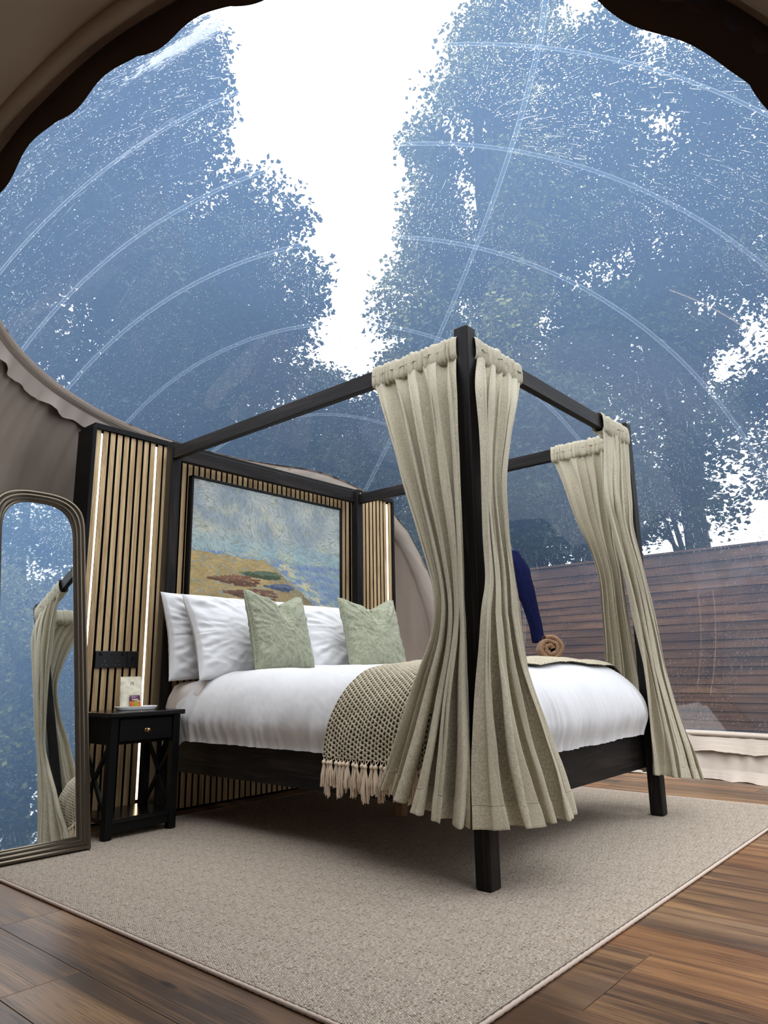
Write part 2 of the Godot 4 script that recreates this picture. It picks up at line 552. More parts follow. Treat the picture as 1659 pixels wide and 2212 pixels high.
func wall_top(az: float) -> float:
	for i in WALL_TOP.size() - 1:
		if az <= WALL_TOP[i + 1][0]:
			return lerpf(WALL_TOP[i][1], WALL_TOP[i + 1][1], clampf((az - WALL_TOP[i][0]) / (WALL_TOP[i + 1][0] - WALL_TOP[i][0]), 0.0, 1.0))
	return 0.285

func ball_wall(az0: float, az1: float, step: float, rows: int, top: Callable, crease := 0.0) -> ArrayMesh:
	var b := MB.new()
	var cols := int(ceil((az1 - az0) / step)) + 1
	for side in [0, 1]:
		var p := PackedVector3Array()
		var t := PackedVector2Array()
		for i in rows + 1:
			for j in cols:
				var az: float = lerpf(az0, az1, float(j) / (cols - 1))
				var y: float = lerpf(0.0, top.call(az), float(i) / rows)
				var r := R + (0.018 if side else -0.03)
				if not side: r += crease * (noise.get_noise_3d(az * 0.55, y * 1.3, 3.0) * 0.6 + absf(noise.get_noise_3d(az * 0.2 + y * 3.0, y * 9.0, 8.0)) * 0.4)
				p.append(on_ball(az, y, r))
				t.append(Vector2(deg_to_rad(az) * R, y) * 0.5)
		b.grid(p, t, rows + 1, cols, false, side == 1)
	# the top edge
	var e := PackedVector3Array()
	var et := PackedVector2Array()
	for side in [0, 1]:
		for j in cols:
			var az: float = lerpf(az0, az1, float(j) / (cols - 1))
			e.append(on_ball(az, top.call(az), R + (0.018 if side else -0.03)))
			et.append(Vector2(az * 0.02, side * 0.02))
	b.grid(e, et, 2, cols)
	return b.mesh()

func flap(az0: float, az1: float, top: float, drop: float, step := 0.35, amp := 0.014, z := 0.0) -> ArrayMesh:
	# a loose strip of canvas that hangs in soft waves from a line round the wall
	var b := MB.new()
	var cols := int((az1 - az0) / step) + 1
	for side in [0, 1]:
		var p := PackedVector3Array()
		var t := PackedVector2Array()
		for i in 8:
			for j in cols:
				var az := lerpf(az0, az1, float(j) / (cols - 1))
				var f := i / 7.0
				var wave := noise.get_noise_2d(az * 0.21, 30.0 + z) + 0.22 * noise.get_noise_2d(az * 0.6, 40.0 + z)
				var low := drop * (1.0 + 0.16 * noise.get_noise_2d(az * 0.16, 50.0 + z) + 0.03 * noise.get_noise_2d(az * 0.6, 60.0 + z))
				p.append(on_ball(az, top - low * f, R - 0.036 - 0.006 * f - amp * f * (0.7 + wave) - 0.0012 * side))
				t.append(Vector2(az * 0.02, f))
		b.grid(p, t, 8, cols, false, side == 0)
	return b.mesh()

func edge_roll(az0: float, az1: float, rad: float, drop: float, inner: float, step := 0.5) -> ArrayMesh:
	# a padded canvas edge that follows the top of the wall
	var b := MB.new()
	var path := PackedVector3Array()
	var rr := PackedFloat32Array()
	var k := int((az1 - az0) / step) + 1
	for j in k:
		var az := lerpf(az0, az1, float(j) / (k - 1))
		path.append(on_ball(az, wall_top(az) - drop, R - inner))
		rr.append(rad * (1.0 + 0.05 * noise.get_noise_1d(az * 0.9)))
	b.tube(path, rr, 10)
	return b.mesh()

func make_canvas_walls():
	var w := structure("wall_left", "taupe canvas wall on the left and behind the headboard")
	part("panel", ball_wall(-74, 51.2, 0.6, 24, wall_top, 0.02), M.canvas, w)
	part("edge_strip", ball_band(-67, 21, 2.155, 0.062), M.canvas, w)
	part("flap", flap(-67, 20, 2.165, 0.075, 0.3), M.canvas_trim, w)
	# the padded band round the arch to the right of the headboard
	var b := MB.new()
	var p := PackedVector3Array()
	var t := PackedVector2Array()
	var k := 70
	for j in k + 1:
		var az := lerpf(6.0, 51.1, 1.0 - pow(1.0 - float(j) / k, 1.6))
		var a := on_ball(az, wall_top(az), R)
		var d := on_ball(az + 0.15, wall_top(az + 0.15), R) - on_ball(az - 0.15, wall_top(az - 0.15), R)
		var out := (a - C).normalized()
		var inw := out.cross(d).normalized() * ARCH_SIDE
		for i in 9:
			var f := i / 8.0
			var pk := 0.004 * noise.get_noise_2d(j * 0.9, f * 3.0)
			var lift := 0.034 + 0.022 * sin(PI * f) - (0.012 if i == 8 else 0.0) + pk
			p.append(a + inw * 0.13 * f - out * lift)
			t.append(Vector2(j * 0.05, f * 0.13))
	b.grid(p, t, k + 1, 9)
	part("arch_band", b.mesh(), M.canvas_trim, w)
	var r := structure("wall_right", "low cream canvas base wall round the clear side of the bubble")
	part("panel", ball_wall(51.2, 222, 0.8, 10, func(_a: float) -> float: return 0.285, 0.022), M.cream_canvas, r)
	part("top_welt", ball_band(51.2, 222, 0.255, 0.032), M.cream_canvas, r)
	part("flap", flap(51.2, 222, 0.25, 0.085, 0.3, 0.018, 5.0), M.cream_canvas, r)
	part("skirt", flap(51.2, 222, 0.062, 0.062, 0.3, 0.03, 9.0), M.cream_canvas, r)

func ball_band(az0: float, az1: float, y0: float, high: float) -> ArrayMesh:
	var b := MB.new()
	var p := PackedVector3Array()
	var t := PackedVector2Array()
	var cols := int((az1 - az0) / 0.6) + 1
	for i in 7:
		for j in cols:
			var az := lerpf(az0, az1, float(j) / (cols - 1))
			p.append(on_ball(az, y0 + high * i / 6.0, R - 0.031 - 0.012 * sin(PI * i / 6.0)))
			t.append(Vector2(az * 0.02, i / 6.0))
	b.grid(p, t, 7, cols)
	return b.mesh()

# the porch tube in which the photograph was taken: a half pipe that runs into the bubble
const TUBE_A := -0.433
const TUBE_LAT := -0.883
const TUBE_H := 0.811
const TUBE_R := 1.461

func tube_axes() -> Array:
	var n := Vector3(cos(TUBE_A), 0, sin(TUBE_A))
	var m := Vector3(-n.z, 0, n.x)
	return [n, m, Vector3(EYE.x, TUBE_H, EYE.z) + m * TUBE_LAT]

func tube_rim(th: float, r: float) -> Vector3:
	# where the tube's line at that angle first meets the ball
	var ax := tube_axes()
	var p: Vector3 = ax[2] + ax[1] * cos(th) * r + Vector3.UP * sin(th) * r
	var q := p - C
	var bb := q.dot(ax[0])
	var d := maxf(bb * bb - q.length_squared() + R * R, 0.0)
	return p + ax[0] * (-bb - sqrt(d))

func make_tunnel():
	var s := structure("ceiling", "taupe canvas porch tube overhead with a scalloped brown valance")
	var ax := tube_axes()
	var n: Vector3 = ax[0]
	var o: Vector3 = ax[2]
	var r0 := TUBE_R + 0.085
	var a0 := -asin(TUBE_H / r0)
	var k := 120
	var b := MB.new()
	for side in [0, 1]:
		var p := PackedVector3Array()
		var t := PackedVector2Array()
		for i in 25:
			for j in k + 1:
				var th := lerpf(a0, PI - a0, float(j) / k)
				var r: float = r0 + 0.05 * side + (0.0 if side else 0.012 * noise.get_noise_2d(i * 0.5, th * 2.0))
				var rim := tube_rim(th, r0)
				var e: Vector3 = o - n * 1.6 + ax[1] * cos(th) * r + Vector3.UP * sin(th) * r
				var st: Vector3 = rim + (ax[1] * cos(th) + Vector3.UP * sin(th)) * (r - r0)
				p.append(st.lerp(e, i / 24.0))
				t.append(Vector2(th * r, i * 0.1) * 0.5)
		b.grid(p, t, 25, k + 1, false, side == 0)
	# the porch's far end, closed
	var m0 := b.vert(o - n * 1.6 - Vector3(0, TUBE_H - 0.6, 0), n, Vector2.ZERO)
	for j in k + 1:
		var th := lerpf(a0, PI - a0, float(j) / k)
		b.vert(o - n * 1.6 + ax[1] * cos(th) * r0 + Vector3.UP * sin(th) * r0, n, Vector2(cos(th), sin(th)))
	for j in k: b.tri(m0, m0 + 1 + j, m0 + 2 + j)
	part("tube", b.mesh(), M.porch_canvas, s)
	# seam ribs round the tube's mouth
	for q in [[0.05, 0.022], [0.30, 0.016]]:
		var rb := MB.new()
		var path := PackedVector3Array()
		var rr := PackedFloat32Array()
		for j in k + 1:
			var th := lerpf(a0, PI - a0, float(j) / k)
			path.append(tube_rim(th, r0 - 0.004) - n * q[0])
			rr.append(q[1])
		rb.tube(path, rr, 8)
		part("seam_rib", rb.mesh(), M.porch_canvas, s)
	# the valance: a strip that stands in from the rim, scalloped along its free edge
	var vb := MB.new()
	for side in [0, 1]:
		var p := PackedVector3Array()
		var t := PackedVector2Array()
		var kk := 480
		for i in 6:
			for j in kk + 1:
				var th := lerpf(a0, PI - a0, float(j) / kk)
				var sc := pow(absf(sin(th * 15.0 + 0.8 * noise.get_noise_1d(th * 3.0))), 0.7)
				var rr := lerpf(r0 + 0.015, TUBE_R - 0.006 - 0.016 * sc + 0.006, i / 5.0)
				var rim := tube_rim(th, r0)
				p.append(rim - (ax[1] * cos(th) + Vector3.UP * sin(th)) * (r0 - rr) - n * (0.012 * sin(th * 30.0) * i / 5.0 - 0.002 * side))
				t.append(Vector2(th, i / 5.0))
		vb.grid(p, t, 6, kk + 1, false, side == 0)
	part("valance", vb.mesh(), M.brown_valance, s)

func in_tube(p: Vector3, r: float) -> bool:
	var ax := tube_axes()
	var q: Vector3 = p - ax[2]
	if (p - C).dot(ax[0]) > 0.0: return false
	return Vector2(q.dot(ax[1]), q.y).length() < r

func film_shell(r: float, el_top := 90.0) -> ArrayMesh:
	var b := MB.new()
	var rows := int(130 * (el_top + 25.3) / 115.3)
	var cols := 360
	for i in rows + 1:
		var el := lerpf(-25.3, el_top, float(i) / rows)
		for j in cols + 1:
			var az := 360.0 * j / cols
			var e := deg_to_rad(el)
			var a := deg_to_rad(az)
			var d := Vector3(sin(a) * cos(e), sin(e), -cos(a) * cos(e))
			b.vert(C + d * r, d, Vector2(az / 360.0, el / 360.0))
	for i in rows:
		for j in cols:
			var a := i * (cols + 1) + j
			if in_tube((b.v[a] + b.v[a + cols + 2]) / 2.0, TUBE_R + 0.045): continue
			b.tri(a, a + 1, a + cols + 1)
			b.tri(a + 1, a + cols + 2, a + cols + 1)
	return b.mesh()

# the welded seams: circles in which these planes cut the ball
const SEAMS := [[-0.737, -0.026, 0.676, 0.678], [-0.685, 0.008, 0.728, 0.012], [0.611, -0.043, -0.791, 0.624], [0.517, 0.014, -0.856, 1.388], [0.46, 0.03, -0.887, 1.95], [-0.613, 0.477, -0.63, 0.911]]

func make_film():
	var w := structure("window_1", "clear wet plastic film of the bubble with welded seams")
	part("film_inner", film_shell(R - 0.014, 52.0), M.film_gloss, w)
	part("film_outer", film_shell(R), M.film_haze, w)
	for s in SEAMS:
		var n := Vector3(s[0], s[1], s[2]).normalized()
		var d: float = s[3]
		var x := n.cross(Vector3.UP).normalized()
		var y := x.cross(n).normalized()
		var b := MB.new()
		var ridges := MB.new()
		var runs := []
		var path := PackedVector3Array()
		for j in 361:
			var a := TAU * j / 360.0
			var p := C + n * d + (x * cos(a) + y * sin(a)) * sqrt((R - 0.02) * (R - 0.02) - d * d)
			var az := rad_to_deg(atan2(p.x - C.x, -(p.z - C.z)))
			if p.y > wall_top(az) - 0.05 and p.y > 0.2 and not in_tube(p, TUBE_R + 0.05):
				path.append(p)
			else:
				if path.size() > 3: runs.append(path)
				path = PackedVector3Array()
		if path.size() > 3: runs.append(path)
		for run in runs:
			var p3 := PackedVector3Array()
			var t3 := PackedVector2Array()
			for q in run:
				var out: Vector3 = (q - C).normalized()
				for e in [-1, 1]:
					p3.append(C + (q + n * 0.013 * e - C).normalized() * (R - 0.02))
					t3.append(Vector2(e, 0))
			b.grid(p3, t3, run.size(), 2)
			for e in [-1, 1]:
				var rp := PackedVector3Array()
				var rr := PackedFloat32Array()
				for q in run:
					rp.append(C + (q + n * 0.013 * e - C).normalized() * (R - 0.02))
					rr.append(0.0016)
				ridges.tube(rp, rr, 4)
		if b.v.size() == 0: continue
		var sm := part("seam", b.mesh(), M.film_seam, w)
		part("ridge", ridges.mesh(), M.seam_ridge, sm)
	# rain on the outside: beads and runs, far too many to count
	var drop := MB.new()
	drop.lathe(PackedVector2Array([Vector2(0.0001, 0.0), Vector2(1.0, 0.0), Vector2(0.93, 0.28), Vector2(0.68, 0.52), Vector2(0.35, 0.66), Vector2(0.0001, 0.7)]), Vector3.ZERO, Basis.IDENTITY, 8)
	var dm := drop.mesh()
	var rng := RandomNumberGenerator.new()
	rng.seed = 12
	var put := []
	while put.size() < 64000:
		var az := rng.randf() * 360.0
		var y := C.y + R * rng.randf_range(-0.36, 0.995)
		var p := on_ball(az, y, R + 0.001)
		var a2 := az if az < 222.0 else az - 360.0
		if y < wall_top(a2) or in_tube(p, TUBE_R + 0.06): continue
		if noise.get_noise_3d(p.x * 1.6, p.y * 1.6, p.z * 1.6) < rng.randf_range(-0.7, 0.5): continue
		var out := (p - C).normalized()
		var down := (Vector3.DOWN - out * out.dot(Vector3.DOWN)).normalized()
		if down.length() < 0.5: continue
		var side := down.cross(out)
		var s := 0.0012 + 0.0026 * pow(rng.randf(), 2.2)
		var run := 1.0 + rng.randf() * 0.5
		if rng.randf() < 0.06:
			run = rng.randf_range(6.0, 34.0)
			s = rng.randf_range(0.0008, 0.0016)
			down = (down + side * rng.randf_range(-0.12, 0.12)).normalized()
			side = down.cross(out)
		put.append(Transform3D(Basis(side * s, out * s * 0.8, down * s * run), p))
	var mm := MultiMesh.new()
	mm.transform_format = MultiMesh.TRANSFORM_3D
	mm.mesh = dm
	mm.instance_count = put.size()
	for i in put.size(): mm.set_instance_transform(i, put[i])
	var di := MultiMeshInstance3D.new()
	di.name = "raindrops"
	di.multimesh = mm
	di.material_override = M.rain_drop
	di.set_meta("kind", "stuff")
	w.add_child(di, true)

# ---------------------------------------------------------------- outside
func make_fence():
	var f := thing("fence", "dark brown feather-edge board fence outside the clear film, on the right", "fence")
	var rng := RandomNumberGenerator.new()
	rng.seed = 21
	var y := 1.85
	var k := 0
	while y > -0.1:
		var h := 0.125 if k == 0 else 0.112
		var pitch := 0.105 if k == 0 else 0.085
		for seg in 3:
			var z0 := -7.4 + seg * 3.6
			part("board", one_box(Vector3(5.42, y - h / 2.0, z0 + 1.8), Vector3(0.016, h, 3.585), 0.003, 2, Vector2(rng.randf() * 5.0, rng.randf() * 5.0), Basis(Vector3.BACK, -0.14) * Basis(Vector3.RIGHT, rng.randf_range(-0.002, 0.002))), M["fence_board_%d" % rng.randi_range(0, 2)], f)
		y -= pitch
		k += 1
	for i in 4:
		part("post", one_box(Vector3(5.52, 0.8, -7.4 + 3.6 * i), Vector3(0.1, 2.1, 0.1), 0.006), M.fence_board_1, f)
	part("top_rail", one_box(Vector3(5.43, 1.862, -2.0), Vector3(0.07, 0.024, 10.9), 0.004, 2), M.fence_board_2, f)

func leaf_spray(seed_: int, leaves: int, size: float) -> ArrayMesh:
	var rng := RandomNumberGenerator.new()
	rng.seed = seed_
	var b := MB.new()
	for i in leaves:
		var p := Vector3(rng.randf_range(-1, 1), rng.randf_range(-0.6, 0.6), rng.randf_range(-1, 1)) * 0.30
		var bs := Basis.from_euler(Vector3(rng.randf_range(-0.9, 0.9), rng.randf() * TAU, rng.randf_range(-0.7, 0.7)))
		var l := size * rng.randf_range(0.7, 1.3)
		var w := l * rng.randf_range(0.3, 0.42)
		var k0 := b.v.size()
		for q in [Vector3(0, 0, 0), Vector3(w, -0.15 * w, l * 0.4), Vector3(0, 0.12 * l, l * 0.45), Vector3(-w, -0.15 * w, l * 0.4), Vector3(0, -0.1 * l, l)]:
			b.vert(p + bs * q, bs * Vector3.UP, Vector2(q.x, q.z))
		b.tri(k0, k0 + 1, k0 + 2)
		b.tri(k0, k0 + 2, k0 + 3)
		b.tri(k0 + 1, k0 + 4, k0 + 2)
		b.tri(k0 + 2, k0 + 4, k0 + 3)
	return b.mesh()

var sprays := []

func tree(called: String, label: String, foot: Vector3, tall: float, girth: float, crowns: Array, count: int, tint: Array, seed_: int, hole := -0.08, category := "tree"):
	# crowns: [centre, radii] ellipsoids filled with sprays of leaves, thinned by noise so that sky shows through
	if sprays.is_empty():
		for i in 3: sprays.append(leaf_spray(400 + i, 20, 0.105))
	var rng := RandomNumberGenerator.new()
	rng.seed = seed_
	var t := thing(called, label, category, foot, "trees round the bubble" if category == "tree" else "")
	var top := Vector3.ZERO
	for c in crowns: top += (c[0] - foot) / crowns.size()
	var b := MB.new()
	var path := PackedVector3Array()
	var rr := PackedFloat32Array()
	for i in 9:
		var f := i / 8.0
		path.append(Vector3(top.x * f * f, tall * f * 0.9 - 0.2, top.z * f * f) + Vector3(noise.get_noise_2d(seed_, f * 2.0), 0, noise.get_noise_2d(f * 2.0, seed_)) * 0.3 * f)
		rr.append(girth * (1.0 - 0.8 * f) + 0.02)
	b.tube(path, rr, 9)
	part("trunk", b.mesh(), M.bark, t)
	var bb := MB.new()
	for c in crowns:
		for i in 7:
			var q := Vector3(rng.randfn(), rng.randfn(), rng.randfn()).normalized() * rng.randf_range(0.4, 0.95)
			var e: Vector3 = c[0] - foot + q * c[1]
			var s := path[clampi(int(rng.randf_range(3, 8) * clampf(e.y / tall, 0.3, 1.0)), 1, 8)]
			var bp := PackedVector3Array()
			var br := PackedFloat32Array()
			for k in 6:
				var f := k / 5.0
				bp.append(s.lerp(e, f) + Vector3(rng.randfn(), rng.randfn() + 1.2 * sin(PI * f), rng.randfn()) * 0.12 * sin(PI * f))
				br.append(lerpf(girth * 0.28, 0.008, f))
			bb.tube(bp, br, 5, false)
	part("branches", bb.mesh(), M.bark, t)
	var put := []
	var tries := 0
	var vol := 0.0
	for c in crowns: vol += c[1].x * c[1].y * c[1].z
	for c in crowns:
		var want := int(count * c[1].x * c[1].y * c[1].z / vol)
		var got := 0
		while got < want and tries < count * 30:
			tries += 1
			var q := Vector3(rng.randfn(), rng.randfn(), rng.randfn()).normalized() * pow(rng.randf(), 0.30)
			var p: Vector3 = c[0] + q * c[1]
			if p.y < 0.1: continue
			if noise.get_noise_3d(p.x * 0.62 + seed_, p.y * 0.62, p.z * 0.62) < hole + 0.10 * noise.get_noise_3d(p.x * 2.6, p.y * 2.6, p.z * 2.6): continue
			put.append(Transform3D(Basis.from_euler(Vector3(rng.randf_range(-0.5, 0.5), rng.randf() * TAU, rng.randf_range(-0.5, 0.5))).scaled(Vector3.ONE * rng.randf_range(0.7, 1.25)), p - foot))
			got += 1
	var mm := MultiMesh.new()
	mm.transform_format = MultiMesh.TRANSFORM_3D
	mm.use_colors = true
	mm.mesh = sprays[seed_ % 3]
	mm.instance_count = put.size()
	for i in put.size():
		mm.set_instance_transform(i, put[i])
		var o: Vector3 = put[i].origin
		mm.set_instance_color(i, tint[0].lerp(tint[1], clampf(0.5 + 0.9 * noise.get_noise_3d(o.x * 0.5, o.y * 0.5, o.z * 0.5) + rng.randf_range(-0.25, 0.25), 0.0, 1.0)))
	var fi := MultiMeshInstance3D.new()
	fi.name = "foliage"
	fi.multimesh = mm
	fi.material_override = M.leaf
	fi.set_meta("kind", "stuff")
	t.add_child(fi, true)

func make_trees():
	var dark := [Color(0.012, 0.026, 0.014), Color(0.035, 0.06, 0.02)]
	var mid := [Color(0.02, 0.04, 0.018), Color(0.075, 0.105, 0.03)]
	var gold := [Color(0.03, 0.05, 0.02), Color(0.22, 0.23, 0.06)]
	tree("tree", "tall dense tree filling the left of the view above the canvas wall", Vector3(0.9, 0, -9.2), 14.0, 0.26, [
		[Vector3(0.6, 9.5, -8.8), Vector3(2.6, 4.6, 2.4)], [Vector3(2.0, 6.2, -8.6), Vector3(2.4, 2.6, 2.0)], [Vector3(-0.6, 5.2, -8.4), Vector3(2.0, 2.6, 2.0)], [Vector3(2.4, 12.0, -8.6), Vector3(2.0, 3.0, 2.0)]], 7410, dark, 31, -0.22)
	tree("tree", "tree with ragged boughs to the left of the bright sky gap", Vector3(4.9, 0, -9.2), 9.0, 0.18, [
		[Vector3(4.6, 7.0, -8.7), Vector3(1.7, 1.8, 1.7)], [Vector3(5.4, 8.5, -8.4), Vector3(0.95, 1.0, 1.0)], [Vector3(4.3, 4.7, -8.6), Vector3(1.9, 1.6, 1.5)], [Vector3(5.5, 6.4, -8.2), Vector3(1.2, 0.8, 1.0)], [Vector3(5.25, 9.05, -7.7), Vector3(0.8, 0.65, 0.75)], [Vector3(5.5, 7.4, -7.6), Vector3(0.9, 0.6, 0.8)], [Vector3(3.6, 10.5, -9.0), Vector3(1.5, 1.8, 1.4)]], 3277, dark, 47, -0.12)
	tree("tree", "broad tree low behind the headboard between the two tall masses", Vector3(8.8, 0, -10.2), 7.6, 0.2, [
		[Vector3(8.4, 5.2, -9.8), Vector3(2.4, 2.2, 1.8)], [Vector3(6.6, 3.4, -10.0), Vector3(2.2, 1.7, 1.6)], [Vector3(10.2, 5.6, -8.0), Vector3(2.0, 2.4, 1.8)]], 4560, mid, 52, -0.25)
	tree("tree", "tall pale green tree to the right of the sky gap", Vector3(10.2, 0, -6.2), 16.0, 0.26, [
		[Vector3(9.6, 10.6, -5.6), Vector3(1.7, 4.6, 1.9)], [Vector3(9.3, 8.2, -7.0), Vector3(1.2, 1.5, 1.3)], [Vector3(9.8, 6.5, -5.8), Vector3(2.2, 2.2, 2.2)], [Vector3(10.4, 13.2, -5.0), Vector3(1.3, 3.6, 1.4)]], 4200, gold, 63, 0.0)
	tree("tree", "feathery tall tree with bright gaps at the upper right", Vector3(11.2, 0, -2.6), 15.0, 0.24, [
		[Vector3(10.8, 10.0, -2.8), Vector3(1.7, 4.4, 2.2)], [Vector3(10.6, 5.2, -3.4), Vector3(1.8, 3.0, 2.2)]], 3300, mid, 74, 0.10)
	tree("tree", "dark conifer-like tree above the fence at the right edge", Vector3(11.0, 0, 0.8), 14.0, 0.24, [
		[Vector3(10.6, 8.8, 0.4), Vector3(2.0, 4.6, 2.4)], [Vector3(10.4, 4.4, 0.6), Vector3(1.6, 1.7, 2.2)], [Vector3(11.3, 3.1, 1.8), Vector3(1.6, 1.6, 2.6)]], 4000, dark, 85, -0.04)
	tree("tree", "thick tree crown just behind the fence near the far bed post", Vector3(8.6, 0, -4.6), 5.4, 0.16, [
		[Vector3(8.2, 3.8, -4.4), Vector3(1.5, 1.6, 2.2)], [Vector3(8.0, 2.2, -6.0), Vector3(1.3, 1.4, 1.4)]], 2707, dark, 96, -0.18)
	# those that only the standing mirror shows
	tree("tree", "autumn-tinted tree seen in the standing mirror", Vector3(2.6, 0, 9.6), 9.0, 0.2, [
		[Vector3(2.2, 5.6, 9.2), Vector3(2.6, 2.6, 2.0)], [Vector3(1.0, 3.4, 8.8), Vector3(2.0, 1.6, 1.4)], [Vector3(4.2, 4.2, 9.4), Vector3(2.2, 2.4, 1.6)]], 3705, gold, 107, -0.12)
	tree("tree", "taller dark tree seen over the tinted one in the mirror", Vector3(4.4, 0, 13.0), 15.0, 0.26, [
		[Vector3(3.6, 9.6, 12.4), Vector3(3.4, 4.4, 2.4)], [Vector3(6.6, 7.0, 11.4), Vector3(2.4, 3.8, 2.4)]], 4560, mid, 118, -0.10)
	tree("hedge", "clipped dark hedge low behind the grass in the mirror", Vector3(2.0, 0, 7.4), 1.2, 0.05, [
		[Vector3(0.4, 0.8, 7.4), Vector3(2.2, 0.95, 0.7)], [Vector3(4.2, 0.9, 7.2), Vector3(2.2, 1.0, 0.7)]], 1852, dark, 129, -0.5, "hedge")

# ---------------------------------------------------------------- the room's things
func make_rug():
	var t := thing("rug", "large flat oatmeal looped-wool rug under the bed", "rug")
	var x0 := -0.922
	var x1 := 2.098
	var z0 := -1.93
	var z1 := 0.447
	part("pile", one_box(Vector3((x0 + x1) / 2, 0.0052, (z0 + z1) / 2), Vector3(x1 - x0 - 0.012, 0.0096, z1 - z0 - 0.012), 0.002, 2), M.rug_wool, t)
	var b := MB.new()
	var p := PackedVector3Array()
	var rr := PackedFloat32Array()
	for c in [[x0, z0, x1, z0], [x1, z0, x1, z1], [x1, z1, x0, z1], [x0, z1, x0, z0]]:
		p = PackedVector3Array()
		rr = PackedFloat32Array()
		var k := 260
		for i in k + 1:
			p.append(Vector3(lerpf(c[0], c[2], float(i) / k), 0.0058, lerpf(c[1], c[3], float(i) / k)))
			rr.append(0.0054 + 0.0007 * sin(i * 2.3))
		b.tube(p, rr, 8)
	part("binding", b.mesh(), M.rug_binding, t)

func slat_panel(called: String, label: String, x0: float, x1: float, slats: Array, strips: Array, sides: Array, top := 1.985):
	var t := thing(called, label, "wall panel", Vector3.ZERO, "slatted panels")
	var rng := RandomNumberGenerator.new()
	rng.seed = int(x0 * 100) + 77
	part("backing", one_box(Vector3((x0 + x1) / 2, 1.0, -2.135), Vector3(x1 - x0, 2.0, 0.03), 0.0), M.black_felt, t)
	for s in slats:
		var core := part("slat", one_box(Vector3(s[0] + s[1] / 2, top / 2 + 0.006, -2.1105), Vector3(s[1] - 0.0006, top - 0.012, 0.019), 0.0), M.black_felt, t)
		part("veneer", one_box(Vector3(s[0] + s[1] / 2, top / 2 + 0.006, -2.1), Vector3(s[1], top - 0.012, 0.0022), 0.0008, 1, Vector2(rng.randf() * 4, rng.randf() * 4)), M["oak_%d" % rng.randi_range(0, 2)], core)
	part("top_board", one_box(Vector3((x0 + x1) / 2, top + 0.016, -2.165), Vector3(x1 - x0 + 0.004, 0.03, 0.16), 0.002, 0), M.black_paint, t)
	for x in sides:
		part("side_board", one_box(Vector3(x, 1.0, -2.165), Vector3(0.022, 1.998, 0.165), 0.002), M.black_paint, t)
	for x in strips:
		part("led_strip", one_box(Vector3(x, 1.03, -2.1085), Vector3(0.0105, 1.88, 0.012), 0.002), M.led, t)
		var l := AreaLight3D.new()
		l.name = "led_light"
		l.area_size = Vector2(0.0105, 1.88)
		l.light_color = Color(1.0, 0.86, 0.66)
		l.light_energy = 0.022
		l.set("area_range", 8.0)
		l.set("area_attenuation", 2.0)
		l.shadow_enabled = true
		t.add_child(l, true)
		l.position = Vector3(x, 1.03, -2.1)
		l.rotation = Vector3(0, PI, 0)

func make_slat_panels():
	var s := [[-0.389, 0.031]]
	for k in 8: s.append([-0.3445 + k * 0.04, 0.028])
	s.append([-0.0195, 0.028])
	s.append([0.0195, 0.028])
	slat_panel("slatted_panel", "oak slatted panel with two glowing light strips, left of the bed", -0.4, 0.055, s, [-0.351, -0.0265], [-0.401])
	s = []
	for k in 37: s.append([0.065 + k * 0.0402, 0.028])
	slat_panel("slatted_panel", "wide oak slatted panel behind the painting and pillows", 0.057, 1.555, s, [], [])
	s = []
	for k in 10: s.append([1.565 + k * 0.0402, 0.028])
	s.append([1.983, 0.028])
	slat_panel("slatted_panel", "narrow oak slatted panel with one light strip, right of the bed", 1.557, 2.02, s, [1.974], [2.022])

const P := 0.0635
const W := 1.569

